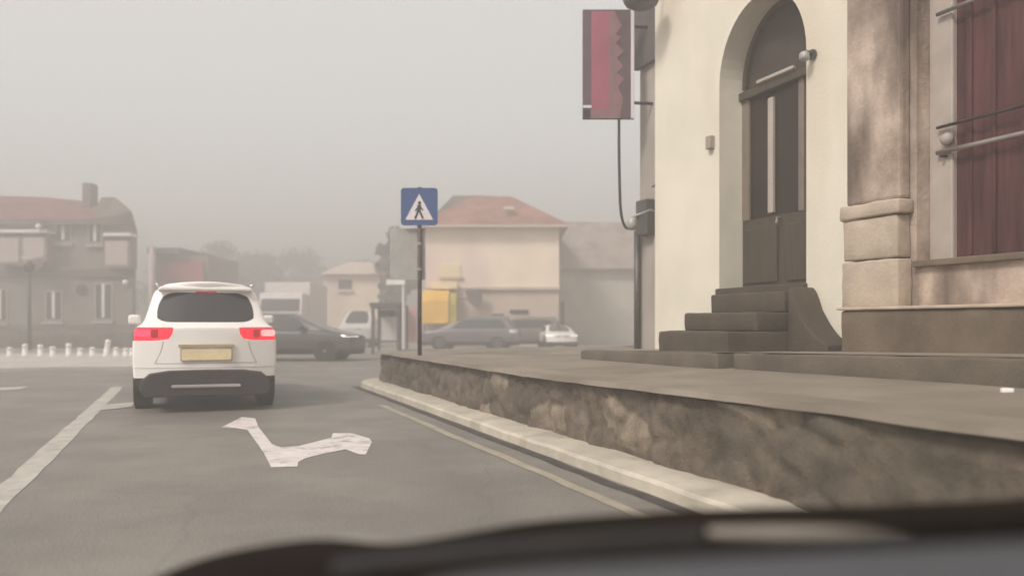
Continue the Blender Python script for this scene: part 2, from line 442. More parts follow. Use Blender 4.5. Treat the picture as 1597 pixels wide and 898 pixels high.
b.quad((YB,0,ZB),(YB,-6,ZB),(YB,-6,ZT),(YB,0,ZT)); b.quad((YA,0,ZB),(YA,-6,ZB),(YA,-6,ZT),(YA,0,ZT)); b.quad((YA,-6,ZB),(YB,-6,ZB),(YB,-6,ZT),(YA,-6,ZT))
b.build('wall', 'cream', H)
b = MB(F); cont = [(ob, 1.45)] + arc + [(oa, 1.45)]
for i in range(len(cont)-1):
    p, q = cont[i], cont[i+1]; b.quad((p[0],0,p[1]),(q[0],0,q[1]),(q[0],-.42,q[1]),(p[0],-.42,p[1]))
b.build('door_reveal', 'reveal', H)
b = MB(F); b.prism([(YA-.05, .35), (YB+.25, .35), (YB+.25, -3), (YB+.25, -6.3), (YA-.05, -6.3)], 'z', ZT, ZT+.12)
b.build('eave', 'tan_stone', H)
b = MB(F); b.add([(YA,.4,ZT+.12),(YB+.3,.4,ZT+.12),(YB+.3,-6.4,ZT+.12),(YA,-6.4,ZT+.12),(YA,-3,ZT+1.9),(YB+.3,-3,ZT+1.9)], [(0,1,5,4),(2,3,4,5),(1,2,5),(3,0,4)])
b.build('roof', 'tile_red', H)
# door (at the back of the reveal)
def dbox(mb, y0, y1, d0, d1, z0, z1): mb.box(y0, y1, d0, d1, z0, z1)
b = MB(F); dbox(b, oa-.03, ob+.03, -.40, -.34, 1.45, 2.40); door = b.build('door', 'door_brown', H)
b = MB(F)
for (y0, y1) in ((9.2, 9.82), (9.98, 10.58)): dbox(b, y0, y1, -.338, -.318, 1.62, 2.28)
b.build('door_panel', 'door_brown', door, bevel=.01)
b = MB(F); b.tube([(9.93, -.33, 2.36), (9.93, -.28, 2.36), (9.93, -.27, 2.30)], .014, 8); b.build('handle', 'steel', door)
b = MB(F); dbox(b, oa-.03, ob+.03, -.41, -.37, 2.40, 3.86); b.build('glazing', 'door_glass', door)
b = MB(F); dbox(b, 10.06, 10.15, -.368, -.325, 2.44, 3.80); b.build('mullion', 'pale_frame', door, bevel=.008)
D('bar_brown', (.17, .135, .105), .6, .15, 4)
for y0, y1 in ((10.50, ob+.03), (9.55, 9.64), (9.1, 9.2)):
    b = MB(F); dbox(b, y0, y1, -.368, -.33, 2.40, 3.90); b.build('glazing_bar', 'bar_brown', door, bevel=.008)
b = MB(F); dbox(b, oa-.03, ob+.03, -.42, -.28, 3.88, 3.98); b.build('transom', 'door_brown', H, bevel=.012)
b = MB(F); dbox(b, 9.62, 10.25, -.28, -.24, 3.99, 4.03); b.build('transom_ledge', 'pale_frame', H, bevel=.008)
b = MB(F); b.add([(oc, -.385, 3.98)] + [(p[0], -.385, p[1]) for p in arc] , [(0, i, i+1) for i in range(1, 25)])
b.quad((ob,-.385,3.97),(oa,-.385,3.97),(oa,-.385,sp),(ob,-.385,sp)); b.build('fanlight', 'fan_glass', H)
b = MB(F)
for ring, dd in ((1.0, .0),):
    inner = [(oc + (orr-.07)*math.cos(t), sp + (rz_-.07)*math.sin(t)) for t in [PI*i/24 for i in range(25)]]
    for i in range(24):
        for d in (-.33,):
            b.quad((arc[i][0],d,arc[i][1]),(arc[i+1][0],d,arc[i+1][1]),(inner[i+1][0],d,inner[i+1][1]),(inner[i][0],d,inner[i][1]))
            b.quad((inner[i][0],d,inner[i][1]),(inner[i+1][0],d,inner[i+1][1]),(inner[i+1][0],-.39,inner[i+1][1]),(inner[i][0],-.39,inner[i][1]))
b.build('fanlight_frame', 'door_brown', H)
# wall fittings
b = MB(F); dbox(b, 10.72, 10.82, .002, .07, 3.30, 3.46); b.build('meter_box', 'cap_stone', H, bevel=.008)
t = thing('wall_lamp', 'small grey lamp bracket fixed beside the arched doorway', 'lamp', F(9.0, 0, 3.9))
b = MB(F); b.lathe([(.055, 0), (.055, .02)], (9.02, .01, 3.93), 12, 'y'); b.build('wall_plate', 'lamp_grey', t)
b = MB(F); b.tube([(9.02, .01, 3.93), (9.02, .08, 3.95), (9.02, .14, 3.93)], .022, 8); b.build('arm', 'lamp_grey', t)
b = MB(F); b.lathe([(.03, .0), (.05, -.02), (.055, -.07), (.04, -.09)], (9.02, .12, 3.95), 12); b.build('lamp_shade', 'sign_back', t, smooth=True)

# stairs to the arched door
S = thing('door_steps', 'three worn dark stone steps rising to the arched brown door', 'steps', F(9.7, .5, .8))
for (d, z0, z1, ya) in ((1.06, .70, 1.05, 9.02), (.71, 1.051, 1.25, 9.03), (.36, 1.251, 1.47, 9.04)):
    b = MB(F); b.box(ya, 10.3, .004, d, z0, z1); rough(b.build('step', 'step_stone', S), .012, .022, .07)
b = MB(F); b.box(oa-.02, ob+.02, -.36, .05, 1.471, 1.56); b.build('threshold', 'step_stone', S, bevel=.012)
b = MB(F)       # flared stone cheek on the near side
pts = [(9.01, .75), (9.01, 1.52), (8.96, 1.46), (8.88, 1.28), (8.78, 1.14), (8.64, 1.01), (8.46, .93), (8.46, .75)]
b.prism(pts, 'y', .004, .34); rough(b.build('cheek', 'step_stone', S), .008, .02, .08)

# ------------------------------------------------------------------ stone house with the maroon door
T = thing('stone_house', 'tan stone building with maroon double door behind iron bars', 'building', F(6.5, -3, 0))
b = MB(F); ra, rb = 5.55, 7.74
b.box(4.0, ra, -6, 0, .3, 6.6); b.box(rb, YA-.003, -6, 0, .3, 6.6); b.box(ra, rb, -6, 0, 4.9, 6.6); b.box(ra, rb, -6, 0, .3, 1.63)
b.build('wall', 'tan_stone', T)
b = MB(F); b.box(7.80, 8.44, .002, .13, 2.26, 6.6); b.build('pilaster', 'tan_stone', T, bevel=.03)
b = MB(F); b.box(7.76, 8.46, .002, .19, 2.12, 2.255); rough(b.build('pilaster_moulding', 'base_stone', T), .010, .02, .07)
b = MB(F); b.box(7.80, 8.44, .002, .165, 1.73, 2.118); rough(b.build('pilaster_block', 'base_stone', T), .010, .02, .07)
b = MB(F); b.box(7.78, 8.45, .002, .18, 1.262, 1.72); rough(b.build('pilaster_block', 'base_stone', T), .010, .02, .07)
b = MB(F); b.box(4.0, 8.33, .003, .30, .7, 1.255); rough(b.build('plinth', 'plinth_stone', T), .010, .025, .12)
b = MB(F); b.box(4.0, 8.36, .003, .325, 1.257, 1.285); b.build('plinth_cap', 'base_stone', T, bevel=.01)
b = MB(F); b.box(ra, rb-.0, -.30, .06, 1.632, 1.69); b.build('door_sill', 'plinth_stone', T, bevel=.012)
b = MB(F); b.box(7.50, rb, -.26, -.14, 1.69, 4.9); b.box(ra, 5.7, -.26, -.14, 1.69, 4.9); b.box(5.7, 7.5, -.26, -.14, 4.72, 4.9); b.build('door_frame', 'pale_frame', T, bevel=.015)
b = MB(F); b.box(6.64, 7.50, -.25, -.19, 1.70, 4.72); dl = b.build('door', 'maroon', T)
b = MB(F)
for y in (7.12, 6.86, 7.34): b.box(y, y+.035, -.189, -.165, 1.72, 4.7)
b.build('batten', 'maroon', dl, bevel=.006)
b = MB(F); b.box(5.70, 6.635, -.25, -.20, 1.70, 4.72); dl2 = b.build('door', mat('maroon_deep', (.055, .018, .022), .5, .3, 2, stretch=(5, 5, .5)), T)
b = MB(F); b.box(6.62, 6.70, -.188, -.15, 1.72, 4.7); b.build('meeting_stile', 'maroon', dl, bevel=.006)
for z, r_ in ((2.64, .022), (2.86, .014), (3.86, .018)):
    b = MB(F); b.tube([(7.62, -.10, z), (7.2, -.10, z), (6.4, -.10, z), (ra+.02, -.10, z)], r_, 10); br = b.build('iron_bar', 'steel' if r_ > .015 else 'iron', T, smooth=True)
b = MB(F); b.tube([(7.56, -.14, 2.60), (7.56, -.07, 2.60)], .012, 8); b.build('bar_bolt', 'iron', T)
b = MB(F); b.lathe([(.02, -.05), (.05, -.04), (.058, 0), (.04, .03), (.015, .04)], (7.52, -.09, 2.74), 16, 'y'); b.build('bar_lock', 'pale_frame', T, smooth=True)
b = MB(F); b.add([(3.9,.4,6.6),(YA-.02,.4,6.6),(YA-.02,-6.4,6.6),(3.9,-6.4,6.6),(3.9,-3,8.2),(YA-.02,-3,8.2)], [(0,1,5,4),(2,3,4,5),(1,2,5),(3,0,4),(3,2,1,0)])
b.build('roof', 'tile_red', T)

# ------------------------------------------------------------------ narrow grey house beyond, its sign, lamp, cable
A2 = 7.15
def F2(y0, d, z): return F(y0, d, z, A2)
N_ = thing('grey_house', 'narrow grey rendered house set back behind the white house corner', 'house', F2(13.5, -2, 0))
b = MB(F2); b.box(11.9, 13.75, -5, 0, .2, 6.6); b.build('wall', 'grey_house', N_)
b = MB(F2); b.box(12.0, 13.80, .003, .08, 5.15, 6.55); b.build('fascia', 'dark_board', N_, bevel=.01)
b = MB(F2); b.tube([(13.72, .07, .62), (13.72, .07, 2.6)], .05, 10); b.build('drainpipe', 'lamp_grey', N_, smooth=True)
b = MB(F2); b.box(13.3, 13.62, .003, .16, 2.5, 3.05); b.build('meter_box', 'lamp_grey', N_, bevel=.02)
b = MB(F2); b.box(11.7, 14.0, -5.3, .35, 6.6, 6.75); b.build('eave', 'dark_board', N_)
b = MB(F2); b.add([(11.9,.4,6.75),(14,.4,6.75),(14,-5.3,6.75),(11.9,-5.3,6.75),(11.9,-2.5,8.1),(14,-2.5,8.1)], [(0,1,5,4),(2,3,4,5),(1,2,5),(3,0,4)]); b.build('roof', 'tile_red', N_)

ys = 13.3
sg = thing('hanging_sign', 'tall pink sign with dark jagged edge hanging from the grey house', 'sign', (X(948, ys), ys, 4.2))
x0, x1, z0, z1 = X(909, ys), X(984, ys), Z(185, ys), Z(15, ys)
b = MB(); b.box(x0, x1, ys, ys+.09, z0, z1); b.build('sign_box', 'sign_dark', sg, bevel=.008)
b = MB(); b.box(x0+.13, x0+.50, ys-.006, ys-.001, z0+.02, z1-.03); b.build('pink_panel', 'sign_pink', sg)
b = MB()
zz = z1 - .06
pts = [(x0+.40, z1-.05)]
random.seed(3)
tz = [15, 35, 48, 52, 62, 75, 85, 98, 108, 118, 130, 148, 165]
outl = [.50, .60, .50, .60, .50, .63, .52, .62, .53, .63, .54, .62, .60]
for p, w_ in zip(tz, outl): pts.append((x0+w_, Z(p+6, ys)))
pts.append((x0+.40, Z(178, ys)))
b.prism(pts, 'y', ys-.010, ys-.0065); b.build('jagged_trim', 'sign_tooth', sg)
b = MB(); b.box(x1, x1+.05, ys-.02, ys+.11, z0+.0, z1+.03); b.build('frame_bar', 'sign_white', sg, bevel=.006)
b = MB(); b.box(x0+.005, x0+.11, ys-.014, ys-.0065, z0+.015, z0+.12); b.build('corner_patch', 'black', sg)
b = MB(); b.box(x0, x0+.13, ys-.015, ys-.0065, z0+.16, z0+.20); b.build('corner_clip', 'sign_white', sg)
b = MB(); b.box(x0+.12, x0+.58, ys-.013, ys-.0105, z0, z0+.13); b.build('bottom_band', 'sign_tooth', sg)
for zb in (z0+.25, z1-.25):
    b = MB(); b.tube([(x1+.04, ys+.045, zb), (x1+.45, ys+.1, zb)], .025, 8); b.build('bracket', 'iron', sg)
cb = MB(); cpts = [(966,186),(966,230),(967,290),(969,330),(975,352),(984,354),(994,340),(1003,325)]
def smoothpath(pts, n=6):
    out = []
    P = [pts[0]] + pts + [pts[-1]]
    for i in range(1, len(P)-2):
        for k in range(n):
            t = k/n; a, b_, c, d = (Vector(q) for q in P[i-1:i+3])
            out.append(tuple(.5*((2*b_) + (-a+c)*t + (2*a-5*b_+4*c-d)*t*t + (-a+3*b_-3*c+d)*t**3)))
    out.append(pts[-1]); return out
cpath = smoothpath([(X(px, ys), ys + .05 + (.0 if px < 985 else (px-985)*.004), Z(py, ys)) for px, py in cpts])
cb.tube(cpath, .022, 8); tag(cb.build('hanging_cable', 'iron', smooth=True), 'dark looped cable hanging below the pink sign', 'cable')
t = thing('wall_lantern', 'dark box lantern on the grey house wall below the pink sign', 'lantern', F2(12.6, .2, 3.0))
b = MB(F2); b.box(12.50, 12.72, .16, .36, 2.72, 3.12); b.build('lantern_body', 'lamp_grey', t, bevel=.02)
b = MB(F2); b.add([(12.46,.12,3.121),(12.76,.12,3.121),(12.76,.40,3.121),(12.46,.40,3.121),(12.61,.26,3.28)], [(0,1,4),(1,2,4),(2,3,4),(3,0,4),(3,2,1,0)]); b.build('lantern_cap', 'iron', t)
b = MB(F2); b.tube([(12.61, .0, 3.2), (12.61, .14, 3.32), (12.61, .26, 3.27)], .02, 8); b.build('arm', 'iron', t)
b = MB(F2); b.lathe([(.02, 0), (.07, -.03), (.08, -.14), (.05, -.19)], (12.95, .60, 2.70), 12); b.tube([(12.95,.0,2.76),(12.95,.3,2.82),(12.95,.60,2.70)], .016, 8)
tag(b.build('lamp_bulb_holder', 'sign_back', smooth=True), 'pale bell shaped lamp at the bottom of the cable loop', 'lamp')
t = thing('street_lantern', 'dark round lantern on a bracket high at the white house corner', 'street lamp', F(11.6, .5, 5.6))
lx, ly, lz = X(1000, 11.6), 11.6, Z(14, 11.6)
b = MB(); b.lathe([(.05, 0), (.14, .01), (.21, .05), (.25, .13), (.22, .20), (.10, .27), (.04, .34)], (lx, ly, lz), 20); b.build('lamp_shade', 'lamp_grey', t, smooth=True)
p1 = F(11.9, 0, lz+.5); b = MB(); b.tube([(lx, ly, lz+.32), (lx, ly, lz+.45), (lx+.1, ly+.02, lz+.52), (p1[0], p1[1], lz+.5)], .025, 8); b.build('arm', 'iron', t, smooth=True)

# ------------------------------------------------------------------ pedestrian crossing sign
yp = 13.45; xp = X(654.5, yp)
t = thing('crossing_sign', 'blue pedestrian crossing sign on a thin dark pole at the wall end', 'sign', (xp, yp, .63))
b = MB(); b.tube([(xp, yp, .58), (xp, yp, Z(292, yp))], .033, 12); b.build('pole', 'rust_post', t, smooth=True)
sx0, sx1, sz0, sz1 = X(626, yp), X(683, yp), Z(352, yp), Z(294, yp)
def rrect(x0, x1, z0, z1, r, n=5):
    out = []
    for cx, cz, a0 in ((x1-r, z1-r, 0), (x0+r, z1-r, 90), (x0+r, z0+r, 180), (x1-r, z0+r, 270)):
        for i in range(n+1):
            a = R(a0 + 90*i/n); out.append((cx + r*math.cos(a), cz + r*math.sin(a)))
    return out
b = MB(); b.prism(rrect(sx0, sx1, sz0, sz1, .05), 'y', yp-.06, yp-.035); b.build('sign_plate', 'sign_blue', t)
sw = sx1-sx0; cxs = (sx0+sx1)/2 + .0
b = MB(); b.prism([(cxs-.215, sz0+.085), (cxs+.215, sz0+.085), (cxs, sz0+.485)], 'y', yp-.066, yp-.0605); b.build('white_triangle', 'sign_white', t)
b = MB(); yy0, yy1 = yp-.071, yp-.0665
def stroke(mb, p, q, w):
    p = Vector(p); q = Vector(q); n_ = (q-p).normalized(); s_ = Vector((-n_.y, n_.x))*w/2
    mb.prism([tuple(p+s_), tuple(q+s_), tuple(q-s_), tuple(p-s_)], 'y', yy0, yy1)
hz = sz0+.345
b.prism([(cxs+.005+.026*math.cos(2*PI*i/12), hz+.026*math.sin(2*PI*i/12)) for i in range(12)], 'y', yy0, yy1)
stroke(b, (cxs, hz-.03), (cxs-.005, hz-.125), .055); yy0 -= .0005
stroke(b, (cxs-.01, hz-.11), (cxs-.065, hz-.245), .030); yy0 -= .0005
stroke(b, (cxs, hz-.11), (cxs+.06, hz-.245), .030); yy0 -= .0005
stroke(b, (cxs, hz-.04), (cxs-.06, hz-.125), .02); yy0 -= .0005
stroke(b, (cxs, hz-.04), (cxs+.06, hz-.115), .02)
b.build('walking_figure', 'black', t)
b = MB(); b.prism(rrect(X(608, yp), X(663, yp), Z(436, yp), Z(356, yp), .02), 'y', yp+.035, yp+.055); b.build('rear_panel', 'sign_back', t)
for zc in (Z(323, yp), Z(380, yp), Z(420, yp)):
    b = MB(); b.lathe([(.042, -.02), (.042, .02)], (xp, yp, zc), 12); b.build('clamp', 'steel', t)

# ------------------------------------------------------------------ cars
def car(name, label, loc, rz, P, group=None):
    """lattice body: columns across, stations along (+Y is forward), rows up"""
    root = thing(name, label, P.get('cat', 'car'), loc, rz, group)
    cx = [-1, -.86, -.47, 0, .47, .86, 1]
    ys_, zr, wr = P['ys'], P['z'], P['w']
    nx, ny, nz = 6, len(ys_)-1, len(zr)-1
    hood = P['hood']
    def pos(i, j, k):
        yb_ = ys_[j]; hy = j >= ny - hood + 1
        z = zr[k]; w = wr[k]
        if k >= 5:
            if hy:
                z = P['hoodz'][j - (ny - hood + 1)] + .012*(k-5); w = wr[4]*(.93 - .02*(k-5))
            else: yb_ = P['yg'][k-5][j]
        elif hy and k == 4: z = P['hoodz'][j - (ny - hood + 1)] - .04
        t = yb_ / ys_[-1]
        wf = P['wf'](t)
        x = w*wf*cx[i]
        bul = 1 - cx[i]**2
        if j == 0: yb_ -= P['rb']*bul
        if j == ny: yb_ += P['fb']*bul
        if k == nz: z += .045*bul if not hy else .03*bul
        return (x, yb_, z)
    idx = {}; vs = []
    def vid(i, j, k):
        if (i, j, k) not in idx: idx[(i, j, k)] = len(vs); vs.append(pos(i, j, k))
        return idx[(i, j, k)]
    fs = []; ms = []
    mats = P['mats']; names = list(mats)
    def put(face, key):
        fs.append(tuple(vid(*p) for p in face)); ms.append(names.index(key))
    ca_ = ny - hood + 1        # first hood station
    for j in range(ny):
        for k in range(nz):
            for i in (0, nx):
                key = 'body'
                if k == 0: key = 'lower_trim'
                if k == 5 and j in P['winj']: key = 'side_window'
                if k == 3 and j == 0: key = 'tail_right' if i else 'tail_left'
                if k == 3 and j == ny-1 and P.get('headj', True): key = 'headlight'
                put([(i, j, k), (i, j+1, k), (i, j+1, k+1), (i, j, k+1)], key)
    for i in range(nx):
        for k in range(nz):
            key = 'body'
            if k == 0: key = 'lower_trim'
            if k == 5 and 1 <= i <= nx-2: key = 'rear_window'
            if k == 3 and i <= 1: key = 'tail_left'
            if k == 3 and i >= nx-2: key = 'tail_right'
            if k == 2 and P.get('t2') and i in (0, nx-1): key = 'body'
            put([(i, 0, k), (i+1, 0, k), (i+1, 0, k+1), (i, 0, k+1)], key)
            key = 'body'
            if k == 0: key = 'lower_trim'
            if k == 3 and i in (0, 1, nx-1, nx-2): key = 'headlight'
            if k == 3 and i in (2, 3): key = 'lower_trim'
            put([(i, ny, k), (i+1, ny, k), (i+1, ny, k+1), (i, ny, k+1)], key)
        for j in range(ny):
            key = 'body'
            if j == ca_-1 and 1 <= i <= nx-2: key = 'windscreen'
            put([(i, j, nz), (i+1, j, nz), (i+1, j+1, nz), (i, j+1, nz)], key)
            put([(i, j, 0), (i+1, j, 0), (i+1, j+1, 0), (i, j+1, 0)], 'lower_trim')
    me = bpy.data.meshes.new('tmp'); me.from_pydata(vs, [], fs)
    for kname in names: me.materials.append(MT[mats[kname]])
    for p, mi in zip(me.polygons, ms): p.material_index = mi
    bm = bmesh.new(); bm.from_mesh(me); bmesh.ops.recalc_face_normals(bm, faces=bm.faces)
    cl = bm.edges.layers.float.new('crease_edge')
    for e in bm.edges:
        if len(e.link_faces) == 2:
            if e.link_faces[0].material_index != e.link_faces[1].material_index: e[cl] = .75
            elif e.link_faces[0].normal.angle(e.link_faces[1].normal, 0) > R(35): e[cl] = .45
    bm.to_mesh(me); bm.free()
    o = bpy.data.objects.new('tmp', me); COL.objects.link(o)
    md = o.modifiers.new('s', 'SUBSURF'); md.levels = md.render_levels = P.get('sub', 3)
    dg = bpy.context.evaluated_depsgraph_get(); dg.update()
    ev = o.evaluated_get(dg); em = bpy.data.meshes.new_from_object(ev)
    EV = [v.co.copy() for v in em.vertices]; EP = [(p.material_index, tuple(p.vertices)) for p in em.polygons]
    EN = [v.normal.copy() for v in em.vertices]
    bpy.data.objects.remove(o); bpy.data.meshes.remove(em)
    partname = {'body': 'body', 'lower_trim': 'bumper_trim', 'rear_window': 'rear_window', 'side_window': 'side_windows', 'windscreen': 'windscreen',
                'tail_left': 'taillight', 'tail_right': 'taillight', 'headlight': 'headlights'}
    lift = {'rear_window': .004, 'side_window': .004, 'windscreen': .004, 'tail_left': .012, 'tail_right': .012, 'headlight': .01}
    out = {}
    for mi, key in enumerate(names):
        groups = [None]
        if key in ('side_window', 'headlight'): groups = [-1, 1]
        for gside in groups:
            sel = [p for m_, p in EP if m_ == mi and (gside is None or (sum(EV[i].x for i in p)*gside) > 0)]
            if not sel: continue
            used = {}; b = MB(); L_ = lift.get(key, 0)
            for p in sel:
                for i in p:
                    if i not in used: used[i] = len(used); b.v.append(tuple(EV[i] + EN[i]*L_))
                b.f.append(tuple(used[i] for i in p))
            nm = {'side_window': 'side_window', 'headlight': 'headlight'}.get(key, partname[key])
            out[(key, gside)] = b.build(nm, mats[key], root, smooth=True, local=True)
    # wheels
    wr_ = P['wheel']
    for yw in P['axles']:
        for sd in (-1, 1):
            xw = sd*(wr[1]*P['wf'](yw/ys_[-1]) - .10)
            b = MB(); b.lathe([(wr_+.055, -.10), (wr_+.055, .105)], (xw, yw, wr_), 28, 'x'); b.build('wheel_arch', 'black', root, local=True)
            b = MB(); b.lathe([(wr_*.62, -.11), (wr_*.94, -.11), (wr_, -.075), (wr_, .075), (wr_*.94, .115), (wr_*.62, .115)], (xw + sd*.01, yw, wr_), 28, 'x')
            wh = b.build('wheel', 'rubber', root, local=True, smooth=False)
            b = MB(); b.lathe([(wr_*.62, -.01), (wr_*.58, .125), (wr_*.2, .11), (.04, .13)], (xw, yw, wr_), 24, 'x')
            if sd < 0: b.v = [(2*xw - v[0], v[1], v[2]) for v in b.v]
            b.build('rim', 'rim', wh, local=True)
    return root, out

def mirrors(root, y, z, x, m):
    for sd in (-1, 1):
        b = MB(); b.box(sd*x - .09, sd*x + .09, y-.05, y+.09, z, z+.15); b.build('wing_mirror', m, root, local=True, bevel=.04, seg=3)

# --- the white SUV
SUVP = dict(ys=[0, .28, .95, 1.6, 2.4, 3.05, 3.75, 4.2, 4.5], hood=3,
    z=[.24, .44, .66, .915, 1.085, 1.14, 1.545, 1.645], w=[.78, .895, .91, .905, .865, .775, .655, .525],
    yg=[[.09, .40, .95, 1.6, 2.4, 3.20], [.34, .62, 1.05, 1.6, 2.3, 2.72], [.30, .66, 1.1, 1.6, 2.2, 2.45]],
    hoodz=[1.05, 1.0, .86], winj=(1, 2, 3, 4), wf=lambda t: .975 + .025*math.sin(PI*min(1, max(0, t))) - .05*max(0, t-.85)/.15, rb=.17, fb=.16,
    mats=dict(body='car_white', lower_trim='plastic', rear_window='car_glass', side_window='car_glass', windscreen='car_glass', tail_left='tail_red', tail_right='tail_red', headlight='head_off'),
    wheel=.34, axles=(.85, 3.55))
hd = math.atan2(.3537, 1) + R(1.0)
suv, so = car('white_car', 'white estate car ahead with red brake lights lit', (X(324, 11.3), 11.25, 0.004), hd, SUVP)
for sd in (-1, 1):
    b = MB()       # lit clear/dark segments set on the lamp
    b.prism(rrect(sd*.62-.045, sd*.62+.045, .945, 1.06, .02), 'y', -.085, -.03) ; b.build('reversing_lens', 'tail_dark', suv, local=True)
b = MB(); b.prism(rrect(.68, .86, .965, 1.05, .03), 'y', -.048, .05); b.build('lit_lens', 'tail_clear', suv, local=True)
b = MB(); b.prism(rrect(-.86, -.66, .965, 1.05, .03), 'y', -.048, .05); b.build('brake_lens', mat('brake_lit', (.6, .01, .03), .2, .05, 3, emit=(1, .03, .06), estr=2.2), suv, local=True)
b = MB(); b.prism(rrect(-.30, .30, .665, .80, .02), 'y', -.185, -.15); b.build('number_plate', 'plate_yellow', suv, local=True)
b = MB(); b.prism(rrect(-.34, .34, .83, .865, .015), 'y', -.175, -.12); b.build('plate_strip', mat('brass', (.42, .33, .16), .4, .1, 4), suv, local=True)
b = MB(); b.prism([(-.74, .20), (.74, .20), (.80, .30), (.77, .42), (.68, .50), (.45, .535), (0, .545), (-.45, .535), (-.68, .50), (-.77, .42), (-.80, .30)], 'y', -.172, .15); b.build('rear_diffuser', 'plastic', suv, local=True, bevel=.02)
b = MB(); b.prism(rrect(-.42, .42, .315, .355, .018), 'y', -.195, -.173); b.build('chrome_strip', 'chrome', suv, local=True, bevel=.006)
b = MB(); b.prism([(-.60, 1.56), (.60, 1.56), (.56, 1.615), (-.56, 1.615)], 'y', .16, .45); b.build('roof_spoiler', 'car_white', suv, local=True, bevel=.02)
b = MB(); b.prism(rrect(-.13, .13, 1.535, 1.555, .008), 'y', .17, .21); b.build('high_brake_light', 'tail_dark', suv, local=True)
b = MB(); b.tube([(0, -.02+.13, 1.17), (.28, .09, 1.2), (.42, .11, 1.21)], .012, 6); b.build('rear_wiper', 'rubber', suv, local=True)
for sd in (-1, 1):
    b = MB(); b.tube([(sd*.62, .8, 1.66), (sd*.64, 1.5, 1.70), (sd*.63, 2.4, 1.66)], .02, 8); b.build('roof_rail', 'chrome', suv, local=True, smooth=True)
from mathutils.bvhtree import BVHTree
bo = so[('body', None)]; tr_ = BVHTree.FromPolygons([v.co.copy() for v in bo.data.vertices], [tuple(p.vertices) for p in bo.data.polygons])
def seam(pts, name='panel_gap', r=.004):
    path_ = []
    for x, z in pts:
        h = tr_.ray_cast(Vector((x, -2, z)), Vector((0, 1, 0)))
        if h[0] is not None and h[0].y < .6: path_.append(tuple(h[0] + Vector((0, -.001, 0))))
    if len(path_) > 1: b = MB(); b.tube(path_, r, 6); b.build(name, 'sign_back', suv, local=True)
seam([(-.62 + 1.24*i/20, .625) for i in range(21)])
for sd in (-1, 1): seam([(sd*(.62 - .10*math.sin(i/12*PI/2)), .625 + .30*i/12) for i in range(13)])
seam([(-.86 + 1.72*i/24, .565) for i in range(25)])
b = MB(); b.prism(rrect(-.315, .315, .65, .815, .02), 'y', -.178, -.145); b.build('plate_frame', 'shade_panel', suv, local=True)
mirrors(suv, 3.0, 1.12, 1.02, 'car_white')

HATCH = dict(ys=[0, .25, .8, 1.4, 2.1, 2.75, 3.3, 3.8, 4.1], hood=3,
    z=[.20, .36, .58, .74, .88, .93, 1.33, 1.43], w=[.76, .86, .88, .87, .84, .76, .63, .52],
    yg=[[.10, .35, .8, 1.4, 2.1, 2.85], [.42, .6, .9, 1.4, 1.95, 2.3], [.5, .7, 1.0, 1.4, 1.85, 2.1]],
    hoodz=[.90, .84, .72], winj=(1, 2, 3, 4), wf=lambda t: .975 + .025*math.sin(PI*min(1, max(0, t))) - .06*max(0, t-.85)/.15, rb=.10, fb=.2,
    mats=dict(body='car_dark', lower_trim='plastic', rear_window='car_glass', side_window='car_glass', windscreen='car_glass', tail_left='tail_dark', tail_right='tail_dark', headlight='head_lit'),
    wheel=.31, axles=(.75, 3.3), sub=2)
def variant(base, **kw):
    d = dict(base); mm = dict(base['mats']); mm.update(kw.pop('mats', {})); d.update(kw); d['mats'] = mm; return d
# dark hatchback crossing behind the SUV, nose to the right: forward = +X
yc = 26.6
c1, _ = car('dark_car', 'dark hatchback crossing to the right just beyond the white car', (X(562, yc)-4.25, yc+.75, .004), R(-94), HATCH)
mirrors(c1, 2.55, .95, .93, 'car_dark')
# parked cars in front of the peach house
yk = 37.5
car('parked_car', 'dark plum car parked before the peach house below the yellow awning', (X(800, yk)+.2, yk+.5, .0), R(82),
    variant(HATCH, mats=dict(body='car_plum', headlight='head_off', tail_left='sign_white', tail_right='sign_white')), 'cars parked by the peach house')
car('parked_car', 'brownish grey car parked behind the plum car near the small white car', (X(880, 40.2), 40.6, .0), R(88),
    variant(HATCH, mats=dict(body='car_taupe', headlight='head_off')), 'cars parked by the peach house')
car('parked_car', 'small white car facing out at the right end of the parked row', (X(866, 38), 40.6, .0), R(184),
    variant(HATCH, ys=[v*.86 for v in HATCH['ys']], yg=[[v*.86 for v in r] for r in HATCH['yg']], axles=(.65, 2.85),
            z=[.2, .36, .52, .62, .74, .78, 1.0, 1.06], hoodz=[.76, .72, .62], w=[v*.82 for v in HATCH['w']], mats=dict(body='car_white')), 'cars parked by the peach house')
car('parked_car', 'pale car facing the junction in front of the small pink house', (X(546, 42), 46, .0), R(183),
    variant(HATCH, z=[.22, .42, .7, .9, 1.08, 1.15, 1.62, 1.75], hoodz=[1.1, 1.02, .9], mats=dict(body='car_pale', headlight='head_off')))
# white box lorry
yl = 46.0
t = thing('box_lorry', 'white box lorry seen over the dark hatchback roof beside the white car', 'lorry', (X(436, yl), yl, 0))
lx0, lx1 = X(402, yl), X(470, yl)
b = MB(); b.box(lx0-.1, lx1+.1, yl+1.6, yl+6, .9, Z(438, yl)); b.build('cargo_box', 'lorry_white', t, bevel=.05)
b = MB(); b.prism([(yl, .55), (yl, 1.75), (yl+.35, Z(456, yl)), (yl+1.55, Z(456, yl)), (yl+1.55, .55)], 'x', lx0, lx1); b.build('cab', 'lorry_white', t, bevel=.05)
b = MB(); b.prism([(yl-.012, 1.80), (yl+.30, Z(461, yl)), (yl+.33, Z(461, yl)), (yl+.02, 1.80)], 'x', lx0+.12, lx1-.12); b.build('windscreen', 'pane_dark', t)
b = MB(); b.box(lx0, lx1, yl-.08, yl+.3, .42, .72); b.build('bumper', 'plastic', t, bevel=.03)
